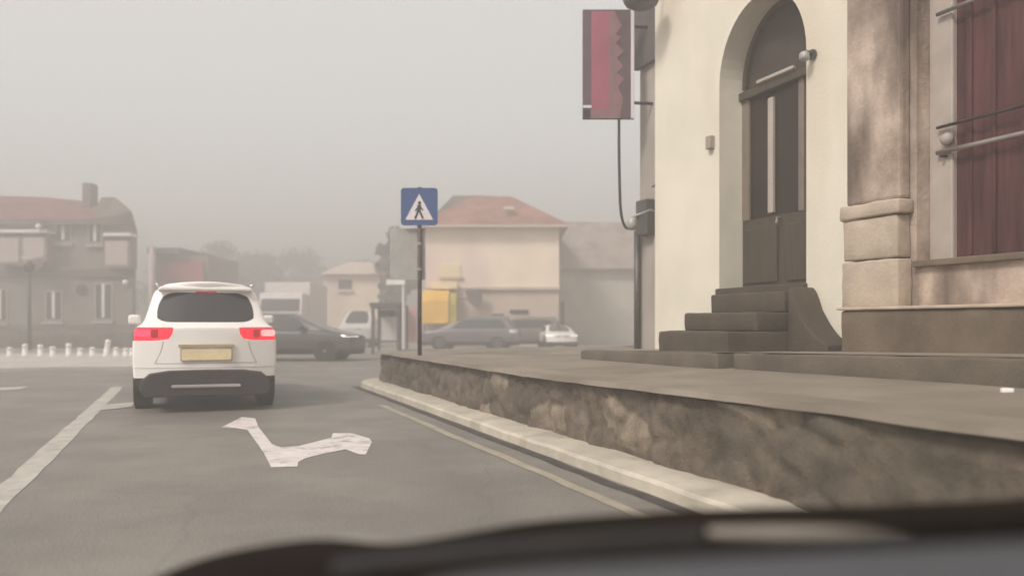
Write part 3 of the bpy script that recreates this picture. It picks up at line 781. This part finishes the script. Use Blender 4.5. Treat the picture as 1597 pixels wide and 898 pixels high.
for xx in (lx0+.15, lx1-.15):
    b = MB(); b.lathe([(.3, -.14), (.42, -.12), (.42, .12), (.3, .14)], (xx, yl+.9, .42), 20, 'x'); b.build('wheel', 'rubber', t)
    b = MB(); b.lathe([(.3, -.14), (.42, -.12), (.42, .12), (.3, .14)], (xx, yl+4.6, .42), 20, 'x'); b.build('wheel', 'rubber', t)
    b = MB(); b.box(xx-.13, xx+.13, yl-.03, yl+.02, .85, 1.05); b.build('headlight', 'head_off', t, bevel=.02)

# ------------------------------------------------------------------ left building
yb = 45.0
def bx(px): return X(px, yb)
def bz(py): return Z(py, yb)
LB = thing('old_building', 'two storey grey building with long reddish tiled hip roof on the left', 'building', (bx(60), yb+4, 0))
xl, xr = bx(-210), bx(206)
b = MB(); xk = X(212, yb+9); b.prism([(xl, yb), (xr, yb), (xk, yb+9), (xl, yb+9)], 'z', 0, bz(343)); b.build('wall', 'old_render', LB)
ze, zr_ = bz(344), bz(293)
b = MB(); o_ = .5
vs = [(xl-o_, yb-o_, ze), (bx(213), yb-o_, ze), (X(214, yb+9.5), yb+9.5, ze), (xl-o_, yb+9.5, ze), (xl+3, yb+4.5, bz(284)), (bx(0), yb+4.5, bz(288)), (X(160, yb+4.5), yb+4.5, bz(298))]
b.add(vs, [(0,1,6,5), (0,5,4), (1,2,6), (2,3,4,5), (2,5,6), (3,0,4), (3,2,1,0)]); rf = b.build('roof', 'tile_red', LB)
b = MB(); b.add([(bx(150), yb-.4, ze+.02), (bx(214), yb-.65, bz(332)), (X(214, yb+9), yb+9, bz(332)), (X(150, yb+9), yb+9, ze), (X(158, yb+2), yb+2, bz(299)), (X(180, yb+2), yb+2, bz(299)), (X(178, yb+6), yb+6, bz(299)), (X(158, yb+6), yb+6, bz(299)), (bx(214), yb-.6, ze-.1), (X(214, yb+9), yb+9, ze-.1), (bx(150), yb-.4, ze-.1)],
      [(0,1,5,4), (1,2,6,5), (2,3,7,6), (3,0,4,7), (4,5,6,7), (0,10,8,1), (1,8,9,2)]); b.build('end_roof', 'tile_dark', LB)
b = MB(); b.box(X(128, yb+3), X(141, yb+3), yb+3, yb+3.9, bz(312), Z(285, yb+3)); b.build('chimney', 'old_stone', LB, bevel=.03)
b = MB(); b.box(xl, bx(210), yb-.18, yb+.01, bz(432), bz(420)); b.build('string_course', 'old_stone', LB, bevel=.03)
b = MB(); b.box(xl, bx(208), yb-.12, yb+.01, 0, bz(507)); b.build('plinth', 'old_stone', LB)
b = MB(); b.box(xl, bx(212), yb-.48, yb-.3, ze-.24, ze-.02); b.build('gutter_board', 'old_stone', LB)
def win(x0, x1, y0, y1, strip_=True, shut=None):
    b = MB(); b.box(bx(x0-2), bx(x1+2), yb-.05, yb+.02, bz(y1+2), bz(y0-2)); fr = b.build('window', 'shade_panel', LB)
    b = MB(); b.box(bx(x0), bx(x1), yb-.065, yb-.052, bz(y1), bz(y0)); b.build('pane', 'pane_dark', fr)
    m_ = (x0+x1)/2
    if strip_: b = MB(); b.box(bx(m_-2.4), bx(m_+2.4), yb-.10, yb-.07, bz(y1-2), bz(y0)); b.build('shutter', 'white_trim', fr)
    b = MB(); b.box(bx(x0-5), bx(x1+5), yb-.2, yb+.02, bz(y1+7), bz(y1+3.5)); b.build('sill', 'shade_panel', fr)
for (x0, x1, y0, y1) in ((-8, 10, 452, 500), (73, 96, 455, 498), (150, 174, 443, 497), (-95, -75, 455, 500), (89, 110, 350, 376), (140, 158, 348, 378), (-75, -55, 350, 378)):
    win(x0, x1, y0, y1)
def bay(x0, x1, y0, y1, n, dpt=.8):
    b = MB(); b.box(bx(x0), bx(x1), yb-dpt, yb+.01, bz(y1), bz(y0)); by = b.build('bay', 'old_render', LB, bevel=.03)
    b = MB(); b.box(bx(x0+1), bx(x1+2), yb-dpt-.15, yb-.0, bz(y0), bz(y0-5)); b.build('bay_cornice', 'white_trim', by, bevel=.02)
    b = MB(); w = (x1-x0)/n
    for i in range(n):
        b = MB(); b.box(bx(x0+i*w+3), bx(x0+(i+1)*w-4), yb-dpt-.03, yb-dpt-.003, bz(y1-5), bz(y0+7)); b.build('bay_panel', 'shade_panel', by, bevel=.01)
    b = MB(); b.box(bx(x0+1), bx(x1), yb-dpt-.06, yb-dpt-.003, bz(y0+5), bz(y0+1)); b.build('bay_band', 'pane_dark', by)
bay(8, 86, 366, 416, 2); bay(173, 214, 371, 420, 1)
b = MB(); b.lathe([(.05, 0), (.35, .25), (.55, .5), (.6, .7)], (bx(68), yb-.85, bz(424)), 16); b.build('bay_corbel', 'shade_panel', LB, smooth=True)
b = MB(); b.lathe([(.3, 0), (.3, .08)], (bx(128), yb-.08, bz(452)), 16, 'y'); b.build('round_plaque', 'pane_dark', LB)
for n_, (px, py) in enumerate(((78, 357), (210, 442))):
    t = thing('facade_lamp', ('white globe lamp above the wide bay of the grey building', 'white globe lamp under the narrow bay of the grey building')[n_], 'lamp', (bx(px), yb-1.1, bz(py)))
    b = MB(); b.lathe([(.02, -.14), (.12, -.09), (.15, 0), (.12, .09), (.03, .14)], (bx(px), yb-1.1, bz(py)), 14); b.build('globe', 'bollard_white', t, smooth=True)
    b = MB(); b.tube([(bx(px), yb-1.1, bz(py)+.12), (bx(px), yb-.6, bz(py)+.3), (bx(px), yb, bz(py)+.25)], .03, 6); b.build('arm', 'iron', t)
# low hedge bank in front
b = MB(); vs = []; fs = []; n = 60
pr = [(-.5, 0), (-.5, .55), (-.3, .8), (.3, .8), (.5, .5), (.5, 0)]
for i in range(n+1):
    x = bx(-200) + (X(212, 41)-bx(-200))*i/n
    for d, z in pr: 
        q = .12*noise.noise(Vector((x*1.5, d*3, z*3))); vs.append((x, 41 + d + q, max(-.05, z + (q if z > 0 else 0))))
for i in range(n):
    for j in range(5): fs.append((i*6+j, i*6+j+1, (i+1)*6+j+1, (i+1)*6+j))
b.add(vs, fs); tag(b.build('hedge', 'hedge', smooth=True), 'low brown hedge running in front of the grey building', 'hedge')
t = thing('lamp_post', 'thin dark lamp post standing in front of the grey building', 'lamp post', (X(46, 38), 38, 0))
b = MB(); b.tube([(X(46, 38), 38, 0), (X(46, 38), 38, Z(424, 38))], [.10, .06], 10); b.build('pole', 'iron', t, smooth=True)
b = MB(); b.lathe([(.08, 0), (.2, .08), (.24, .3), (.12, .42), (.02, .5)], (X(46, 38), 38, Z(424, 38)), 12); b.build('lamp_head', 'iron', t, smooth=True)
b = MB(); b.tube([(X(237, 40), 40, 0), (X(237, 40), 40, Z(384, 40))], [.17, .13], 12)
tag(b.build('utility_pole', 'shade_panel', smooth=True), 'pale concrete pole right of the grey building', 'pole')
# white bollards
bz0 = .12; ybol = 27.2
spots = [(15, 14), (39, 19), (63, 18), (82, 15), (107, 20), (125, 13), (144, 14), (165, 26), (181, 14), (196, 13), (206, 13)]
labs = ['short white bollard leftmost in the row on the pale pavement', 'white bollard second from the left end of the row', 'thicker white bollard third from the left, below the dark lamp post',
        'white bollard fourth from the left in the pavement row', 'tall white bollard at the middle of the row, fifth from left', 'low white bollard just right of the tall middle one',
        'low white bollard just left of the leaning tall one', 'tallest white bollard, leaning slightly, near the white car', 'short faint white bollard just right of the leaning tall one', 'short faint white bollard second from the white car', 'short faint white bollard nearest the white car']
b = MB(); b.lathe([(.10, 0), (.10, .05), (.075, .07), (.07, .80), (.078, .82), (.078, .90), (.06, .97), (.02, 1.0)], (0, 0, 0), 14)
proto = None
for (px, h), lb in zip(spots, labs):
    if proto is None: o = proto = b.build('bollard', 'bollard_white', smooth=True)
    else: o = proto.copy(); COL.objects.link(o)
    o.location = (X(px, ybol), ybol, bz0); o.scale = (1.1, 1.1, h/1350*ybol); tag(o, lb, 'bollard', 'white bollards along the left pavement')
    if h == 26: o.rotation_euler = (0, R(9), 0)

# red fronted building far left of centre
yr = 55.0
t = thing('red_building', 'small hazy red fronted building with flat dark roof behind the white car', 'building', (X(290, yr), yr, 0))
b = MB(); b.box(X(243, yr), X(325, yr), yr, yr+6, 0, Z(398, yr)); b.build('wall', 'old_render', t)
b = MB(); b.box(X(248, yr), X(318, yr), yr-.25, yr-.003, Z(450, yr), Z(408, yr)); b.build('fascia', 'red_front', t, bevel=.03)
b = MB(); b.box(X(238, yr), X(288, yr), yr-.8, yr+6.3, Z(397, yr), Z(388, yr)); b.build('roof', 'dark_board', t)
b = MB(); b.box(X(246, yr), X(262, yr), yr-.06, yr-.003, 0, Z(462, yr)); b.build('door', 'pane_dark', t)

# ------------------------------------------------------------------ peach house
yh = 44.0
PH = thing('peach_house', 'peach rendered house with pinkish hip roof behind the parked cars', 'house', (X(770, yh), yh+3, 0))
hx0, hx1 = X(664, yh), X(872, yh)
zl = Z(449, yh)
b = MB(); b.box(hx0, hx1, yh, yh+7, zl, Z(352, yh)); b.build('upper_wall', 'house_peach', PH)
b = MB(); b.box(hx0+.04, hx1-.02, yh+.05, yh+6.95, 0, zl-.002); b.build('lower_wall', 'house_low', PH)
b = MB(); b.box(X(735, yh), hx1+.05, yh-.16, yh+.04, zl-.10, zl+.06); b.build('string_course', 'house_low', PH, bevel=.02)
ze = Z(352, yh)
b = MB(); b.add([(hx0-.5, yh-.6, ze), (hx1+.5, yh-.6, ze), (hx1+.5, yh+7.5, ze), (hx0-.5, yh+7.5, ze), (X(742, yh+3), yh+3.4, Z(303, yh+3)), (X(798, yh+3), yh+3.4, Z(305, yh+3))],
      [(0,1,5,4), (1,2,5), (2,3,4,5), (3,0,4), (3,2,1,0)]); b.build('roof', 'tile_pink', PH)
b = MB(); b.add([(X(662, yh), yh+1.2, Z(342, yh)), (X(735, yh), yh+1.2, Z(342, yh)), (X(735, yh), yh+7.6, Z(342, yh)), (X(662, yh), yh+7.6, Z(342, yh)), (X(705, yh+3), yh+3.6, Z(303, yh+3)), (X(750, yh+3), yh+3.6, Z(302, yh+3))],
      [(0,1,5,4), (1,2,5), (2,3,4,5), (3,0,4), (3,2,1,0)]); b.build('side_roof', 'tile_dark', PH)
b = MB(); b.box(hx0-.5, hx1+.5, yh-.62, yh-.5, ze-.12, ze-.01); b.build('gutter_board', 'house_low', PH)
b = MB(); b.prism([(X(786, yh), Z(352, yh)+.9), (X(802, yh), Z(352, yh)+.9), (X(802, yh), Z(352, yh)+1.0), (X(786, yh), Z(352, yh)+1.0)], 'y', yh+.35, yh+.9); b.build('roof_light', 'white_trim', PH)
b = MB(); b.box(X(686, yh), X(718, yh), yh-.06, yh-.003, Z(431, yh), Z(412, yh)); w_ = b.build('window', 'pale_yellow', PH)
b = MB(); b.box(X(684, yh), X(722, yh), yh-.16, yh-.003, Z(434.5, yh), Z(431.3, yh)); b.build('sill', 'house_low', w_)
b = MB(); b.box(X(795, yh), X(824, yh), yh-.02, yh+.048, Z(489, yh), Z(483, yh)); b.build('vent_slot', 'pane_dark', PH)
b = MB(); b.box(X(768, yh), X(786, yh), yh-.02, yh+.048, Z(502, yh), Z(489, yh)); b.build('wall_hatch', 'old_stone', PH)
t = thing('shop_sign', 'dark square sign on an arm fixed to the peach house wall', 'sign', (X(740, yh), yh-.6, Z(465, yh)))
b = MB(); b.prism([(X(725, yh-.5), Z(452, yh-.5)), (X(752, yh-.5), Z(450, yh-.5)), (X(751, yh-.5), Z(478, yh-.5)), (X(742, yh-.5), Z(480, yh-.5)), (X(730, yh-.5), Z(470, yh-.5))], 'y', yh-.55, yh-.48); b.build('sign_board', 'old_stone', t)
b = MB(); b.tube([(X(712, yh-.5), yh-.5, Z(467, yh)), (X(750, yh-.5), yh-.5, Z(467, yh)), (X(750, yh-.5), yh, Z(467, yh))], .05, 6); b.build('arm', 'shelter_dark', t)
t = thing('awning', 'yellow orange box awning at the left end of the peach house', 'awning', (X(686, yh), yh-.7, 1.2))
b = MB(); b.prism([(yh-.05, Z(452, yh)), (yh-.7, Z(456, yh)), (yh-.9, Z(470, yh)), (yh-.9, Z(505, yh)), (yh-.05, Z(505, yh))], 'x', X(658, yh-.9), X(700, yh-.9)); b.build('canopy', 'yellow_cloth', t, bevel=.05)
b = MB(); b.prism([(yh-.05, Z(456, yh)), (yh-.6, Z(458, yh)), (yh-.8, Z(474, yh)), (yh-.8, Z(509, yh)), (yh-.05, Z(509, yh))], 'x', X(700, yh-.9)+.003, X(712, yh-.9)); b.build('side_flap', 'yellow_green', t, bevel=.04)
b = MB(); b.box(X(672, yh), X(714, yh), yh-.35, yh-.05, Z(451, yh), Z(440, yh)); b.build('top_board', 'pale_yellow', t, bevel=.03)
for px in (662, 708):
    b = MB(); b.tube([(X(px, yh-.7), yh-.6, 0), (X(px, yh-.7), yh-.6, 1.3)], .04, 6); b.build('post', 'shelter_dark', t)
# long outbuilding right of it
yo = 49.0
t = thing('long_outbuilding', 'long plain beige outbuilding fading in the haze right of the peach house', 'building', (X(940, yo), yo+3, 0))
b = MB(); b.box(X(868, yo), X(1120, yo), yo, yo+6, 0, Z(420, yo)); b.build('wall', 'out_wall', t)
b = MB(); b.add([(X(860, yo), yo-.5, Z(420, yo)), (X(1125, yo), yo-.5, Z(420, yo)), (X(1125, yo), yo+6.5, Z(420, yo)), (X(860, yo), yo+6.5, Z(420, yo)), (X(862, yo+3), yo+3, Z(345, yo+3)), (X(1125, yo+3), yo+3, Z(350, yo+3))],
      [(0,1,5,4), (1,2,5), (2,3,4,5), (3,0,4), (3,2,1,0)]); b.build('roof', 'tile_grey', t)
b = MB(); b.box(X(874, yo), X(880, yo), yo-.08, yo-.003, 0, Z(470, yo)); b.build('door', 'old_stone', t)

# small pink house, centre
yq = 62.0
t = thing('pink_house', 'small pale pink house with one dark window in the hazy distance', 'house', (X(545, yq), yq+3, 0))
b = MB(); b.box(X(505, yq), X(592, yq), yq, yq+6, 0, Z(428, yq)); b.build('wall', 'house_peach', t)
b = MB(); b.add([(X(500, yq), yq-.5, Z(428, yq)), (X(597, yq), yq-.5, Z(428, yq)), (X(597, yq), yq+6.5, Z(428, yq)), (X(500, yq), yq+6.5, Z(428, yq)), (X(530, yq), yq+3, Z(404, yq)), (X(567, yq), yq+3, Z(404, yq))],
      [(0,1,5,4), (1,2,5), (2,3,4,5), (3,0,4), (3,2,1,0)]); b.build('roof', 'house_low', t)
b = MB(); b.box(X(528, yq), X(549, yq), yq-.06, yq-.003, Z(451, yq), Z(436, yq)); w_ = b.build('window', 'pane_dark', t)
b = MB(); b.box(X(526, yq), X(551, yq), yq-.2, yq-.003, Z(455, yq), Z(451.5, yq)); b.build('sill', 'white_trim', w_)

# bus shelter + poster board + white plate sign
yt = 33.0
t = thing('bus_shelter', 'dark framed bus shelter beyond the junction left of the sign pole', 'bus shelter', (X(603, yt), yt, 0))
b = MB(); b.prism([(X(577, yt), Z(472, yt)), (X(626, yt), Z(472, yt)), (X(624, yt), Z(480, yt)), (X(605, yt), Z(481, yt)), (X(580, yt), Z(481, yt))], 'y', yt-.3, yt+1.1); b.build('roof', 'shelter_dark', t, bevel=.02)
for px, dy, bot in ((583, -.2, 0), (622, -.2, 0), (585, 1.0, 0), (620, 1.0, 0)):
    b = MB(); b.box(X(px, yt)-.05, X(px, yt)+.05, yt+dy-.05, yt+dy+.05, bot, Z(481, yt)); b.build('post', 'shelter_dark', t)
b = MB(); b.box(X(586, yt), X(619, yt), yt+.99, yt+1.02, .5, Z(482, yt)); b.build('back_panel', 'car_pale', t)
b = MB(); b.box(X(586, yt), X(619, yt), yt+.92, yt+.985, Z(493, yt), Z(483, yt)); b.build('header_band', 'shelter_dark', t)
b = MB(); b.box(X(586, yt), X(619, yt), yt+.55, yt+.95, .42, .48); b.build('bench', 'old_stone', t)
t = thing('plate_sign', 'small white plate on a white post beside the bus shelter', 'sign', (X(629, 32), 32, 0))
b = MB(); b.tube([(X(629, 32), 32, 0), (X(629, 32), 32, Z(438, 32))], .05, 8); b.build('post', 'white_trim', t)
b = MB(); b.box(X(603, 32), X(632, 32), 31.9, 31.94, Z(444, 32), Z(436, 32)); b.build('plate', 'bollard_white', t)
t = thing('poster_board', 'upright pinkish poster board just left of the dark sign pole', 'poster board', (X(642, 34), 34, 0))
b = MB(); b.box(X(636, 34), X(650, 34), 34, 34.12, Z(534, 34), Z(478, 34)); b.build('board', 'poster_pink', t, bevel=.02)
b = MB(); b.box(X(633, 34), X(636, 34)-.003, 33.98, 34.14, 0, Z(476, 34)); b.build('post', 'shelter_dark', t)

# ------------------------------------------------------------------ trees and hill
def tree(px, Y, h, r, seed, label, leaf='leaf', squash=1.0):
    rnd = random.Random(seed); x = X(px, Y)
    t = thing('tree', label, 'tree', (x, Y, 0), 0, 'hazy trees in the distance')
    b = MB(); th = h*.45
    b.tube([(x, Y, 0), (x+.1, Y, th*.5), (x, Y, th), (x+.15, Y, h*.75)], [.28, .2, .16, .06], 8)
    for k in range(6):
        a = rnd.uniform(0, 6.28); b.tube([(x, Y, th*rnd.uniform(.8, 1.2)), (x+math.cos(a)*r*.35, Y+math.sin(a)*r*.35, h*.6), (x+math.cos(a)*r*.7, Y+math.sin(a)*r*.7, h*rnd.uniform(.62, .8))], [.09, .06, .02], 5)
    b.build('trunk', 'bark', t)
    b = MB(); cl = []
    for k in range(40):
        a = rnd.uniform(0, 6.28); rr = r*rnd.uniform(.1, .85)**.7; zz = rnd.uniform(.32, .95)
        lim = math.sin(PI*min(1, max(.05, (zz-.15)/.85)))**.6
        cl.append((x+math.cos(a)*rr*lim, Y+math.sin(a)*rr*lim, zz*h*squash, r*rnd.uniform(.2, .38)))
    for (cx_, cy_, cz_, cr) in cl:
        for q in range(110):
            v = Vector((rnd.gauss(0, 1), rnd.gauss(0, 1), rnd.gauss(0, .75))).normalized()*cr*rnd.uniform(.4, 1.05)
            s_ = rnd.uniform(.10, .22); u = Vector((rnd.gauss(0,1), rnd.gauss(0,1), rnd.gauss(0,1))).normalized(); w = u.cross(Vector((rnd.gauss(0,1), rnd.gauss(0,1), rnd.gauss(0,1)))).normalized()
            c = Vector((cx_, cy_, cz_)) + v
            b.quad(tuple(c-u*s_-w*s_*.6), tuple(c+u*s_-w*s_*.6), tuple(c+u*s_+w*s_*.6), tuple(c-u*s_+w*s_*.6))
    b.build('crown', leaf, t)
tree(618, 62, 8.0, 1.5, 1, 'narrow grey green tree directly left of the blue sign', 'leaf_grey')
tree(345, 96, 10.0, 4.6, 2, 'broad hazy tree just above the white car roof')
tree(408, 100, 9.4, 4.2, 3, 'faint tree behind the white lorry')
tree(462, 112, 10.5, 4.8, 4, 'faint round tree between the lorry and the pink house')
tree(268, 104, 9.0, 4.4, 5, 'low faint tree behind the red fronted building')
tree(575, 118, 9.6, 4.6, 6, 'faint tree behind the pink house and bus shelter')
def hillz(x, y):
    r = max(0, min(1, (y-95)/80)); r = r*r*(3-2*r)
    return -.03 + r*(6.5 + 1.6*math.sin(x*.021+1.0) + 1.8*noise.noise(Vector((x*.03, y*.03, 0))))
grid('hills', -380, 380, 92, 420, 90, 24, hillz, 'hill')

# ------------------------------------------------------------------ small things on the ground
b = MB(); rnd = random.Random(5)
p = (X(1570, 5.1), 5.1)
b.prism([(p[0]-.035, p[1]-.02), (p[0]+.03, p[1]-.03), (p[0]+.04, p[1]+.01), (p[0]+.005, p[1]+.035), (p[0]-.03, p[1]+.02)], 'z', .69, .752); tag(b.build('litter', 'paper', bevel=.008), 'scrap of white paper lying on the pavement before the stone step', 'litter')
def stone(name, px, py, Y, s, label, z=None):
    bm = bmesh.new(); bmesh.ops.create_icosphere(bm, subdivisions=3, radius=1)
    for v in bm.verts:
        v.co *= 1 + .25*noise.noise(v.co*1.3 + Vector((px, 0, 0)))
        v.co.x *= s; v.co.y *= s*.8; v.co.z *= s*.75
    me = bpy.data.meshes.new(name); bm.to_mesh(me); bm.free(); me.materials.append(MT['loose_stone'])
    me.polygons.foreach_set('use_smooth', [True]*len(me.polygons))
    o = bpy.data.objects.new(name, me); COL.objects.link(o)
    return o
# end boulder where the wall turns
# ------------------------------------------------------------------ own car: bonnet, wiper, dashboard
OC = thing('own_car', 'dark bonnet, wiper and grey dashboard edge in the near foreground', 'car', (.6, 1.2, 0))
def sheet(name, rows, m, smooth=True, sub=2):
    """rows: lists of (px, py, Y), equal lengths; a curved skin of real thickness"""
    b = MB(); n = len(rows[0]); vs = [(X(px, Y), Y, Z(py, Y)) for r_ in rows for px, py, Y in r_]
    fs = [(j*n+i, j*n+i+1, (j+1)*n+i+1, (j+1)*n+i) for j in range(len(rows)-1) for i in range(n-1)]
    b.add(vs, fs); o = b.build(name, m, OC, smooth=smooth)
    if sub:
        s_ = o.modifiers.new('s', 'SUBSURF'); s_.levels = s_.render_levels = sub
    so_ = o.modifiers.new('t', 'SOLIDIFY'); so_.thickness = .012; so_.offset = -1
    return o
edge = [(180, 930), (290, 868), (420, 842), (520, 832), (590, 848), (690, 834), (820, 808), (940, 800), (1070, 790), (1250, 786), (1430, 784), (1700, 766)]
sheet('bonnet', [[(px, py+6, 1.62) for px, py in edge], [(px, py, 1.58) for px, py in edge], [(px+10, py+34, 1.40) for px, py in edge], [(px+20, py+90, 1.12) for px, py in edge], [(px+25, py+170, .92) for px, py in edge]], 'bonnet')
sheet('bonnet_sky_glint', [[(1090, 822, 1.22), (1180, 819, 1.22), (1260, 819, 1.22), (1340, 822, 1.22), (1430, 826, 1.22)], [(1110, 823, 1.18), (1190, 830, 1.18), (1260, 831, 1.18), (1330, 829, 1.18), (1420, 827, 1.18)]], 'bonnet_sky_glint')  # sky's reflection on the bonnet, put in as a pale coloured strip
sheet('cowl', [[(700, 900, .86), (900, 874, .86), (1100, 852, .86), (1300, 836, .86), (1500, 818, .86), (1720, 798, .86)], [(690, 960, .82), (900, 925, .82), (1100, 905, .82), (1300, 890, .82), (1500, 875, .82), (1720, 850, .82)]], 'dash_black')
sheet('dashboard', [[(620, 915, .80), (760, 890, .80), (960, 876, .80), (1260, 860, .80), (1500, 847, .80), (1740, 832, .80)], [(600, 1000, .70), (760, 960, .70), (960, 950, .70), (1260, 935, .70), (1500, 925, .70), (1740, 905, .70)], [(600, 1130, .55), (760, 1120, .55), (960, 1110, .55), (1260, 1100, .55), (1500, 1090, .55), (1740, 1080, .55)]], 'dash_grey')
wp = [(520, 886, 1.02), (640, 872, 1.02), (780, 858, 1.0), (940, 846, .98), (1100, 838, .96)]
b = MB(); b.tube(smoothpath([(X(a, c), c, Z(q, c)) for a, q, c in wp]), .010, 8); b.build('wiper_blade', 'rubber', OC, smooth=True)

# ------------------------------------------------------------------ haze
hm = bpy.data.materials.new('haze_air'); hm.use_nodes = True; nt = hm.node_tree
nt.nodes.remove(nt.nodes['Principled BSDF'])
pv = nt.nodes.new('ShaderNodeVolumePrincipled')
pv.inputs['Color'].default_value = (.69, .664, .652, 1); pv.inputs['Density'].default_value = .0182; pv.inputs['Anisotropy'].default_value = .2
nt.links.new(pv.outputs[0], nt.nodes['Material Output'].inputs['Volume'])
b = MB(); b.box(-400, 400, -70, 570, -1.2, 12.2); hzo = b.build('haze', hm); tag(hzo, kind='stuff')

# ------------------------------------------------------------------ camera, light, world
cam = bpy.data.cameras.new('camera'); co = bpy.data.objects.new('camera', cam); COL.objects.link(co)
co.location = (0, 0, CH); co.rotation_euler = (PI/2, 0, 0)
cam.sensor_width = 36; cam.lens = FPX/1597*36; cam.shift_y = (HY - 449)/1597; cam.clip_end = 2000; cam.clip_start = .05
cam.dof.use_dof = True; cam.dof.focus_distance = 8.0; cam.dof.aperture_fstop = 0.95
SC.camera = co
SUN_EL, SUN_AZ = 44, 222      # degrees; azimuth clockwise from +Y
sd = Vector((math.sin(R(SUN_AZ))*math.cos(R(SUN_EL)), math.cos(R(SUN_AZ))*math.cos(R(SUN_EL)), math.sin(R(SUN_EL))))
sl = bpy.data.lights.new('sun', 'SUN'); sl.energy = 1.75; sl.angle = R(12); sl.color = (1, .945, .865)
so_ = bpy.data.objects.new('sun', sl); COL.objects.link(so_); so_.rotation_euler = sd.to_track_quat('Z', 'Y').to_euler(); so_.location = (0, 0, 30)
wd = bpy.data.worlds.new('World'); SC.world = wd; wd.use_nodes = True
nt = wd.node_tree; n = nt.nodes; L = nt.links; bg = n['Background']
sky = n.new('ShaderNodeTexSky'); sky.sky_type = 'NISHITA'; sky.sun_disc = False
sky.sun_elevation = R(SUN_EL); sky.sun_rotation = R(SUN_AZ); sky.dust_density = 6; sky.air_density = 1.0; sky.ozone_density = 1.0
hs = n.new('ShaderNodeHueSaturation'); hs.inputs['Saturation'].default_value = .12
tint = n.new('ShaderNodeMix'); tint.data_type = 'RGBA'; tint.blend_type = 'MULTIPLY'; tint.inputs['Factor'].default_value = 1; tint.inputs[7].default_value = (1, 1, .97, 1)
L.new(sky.outputs[0], hs.inputs['Color']); L.new(hs.outputs[0], tint.inputs[6]); cl = n.new('ShaderNodeMix'); cl.data_type = 'RGBA'; cl.inputs['Factor'].default_value = .65; cl.inputs[7].default_value = (4.7, 4.66, 4.48, 1)   # cloud deck
L.new(tint.outputs[2], cl.inputs[6]); L.new(cl.outputs[2], bg.inputs['Color'])
bg.inputs['Strength'].default_value = .135
SC.view_settings.view_transform = 'Standard'; SC.view_settings.look = 'None'; SC.view_settings.exposure = 0.60; SC.view_settings.gamma = 1
SC.cycles.use_denoising = True
SC.cycles.max_bounces = 6; SC.cycles.volume_bounces = 2; SC.cycles.diffuse_bounces = 3; SC.cycles.glossy_bounces = 3; SC.cycles.transparent_max_bounces = 8
SC.cycles.sample_clamp_indirect = 6
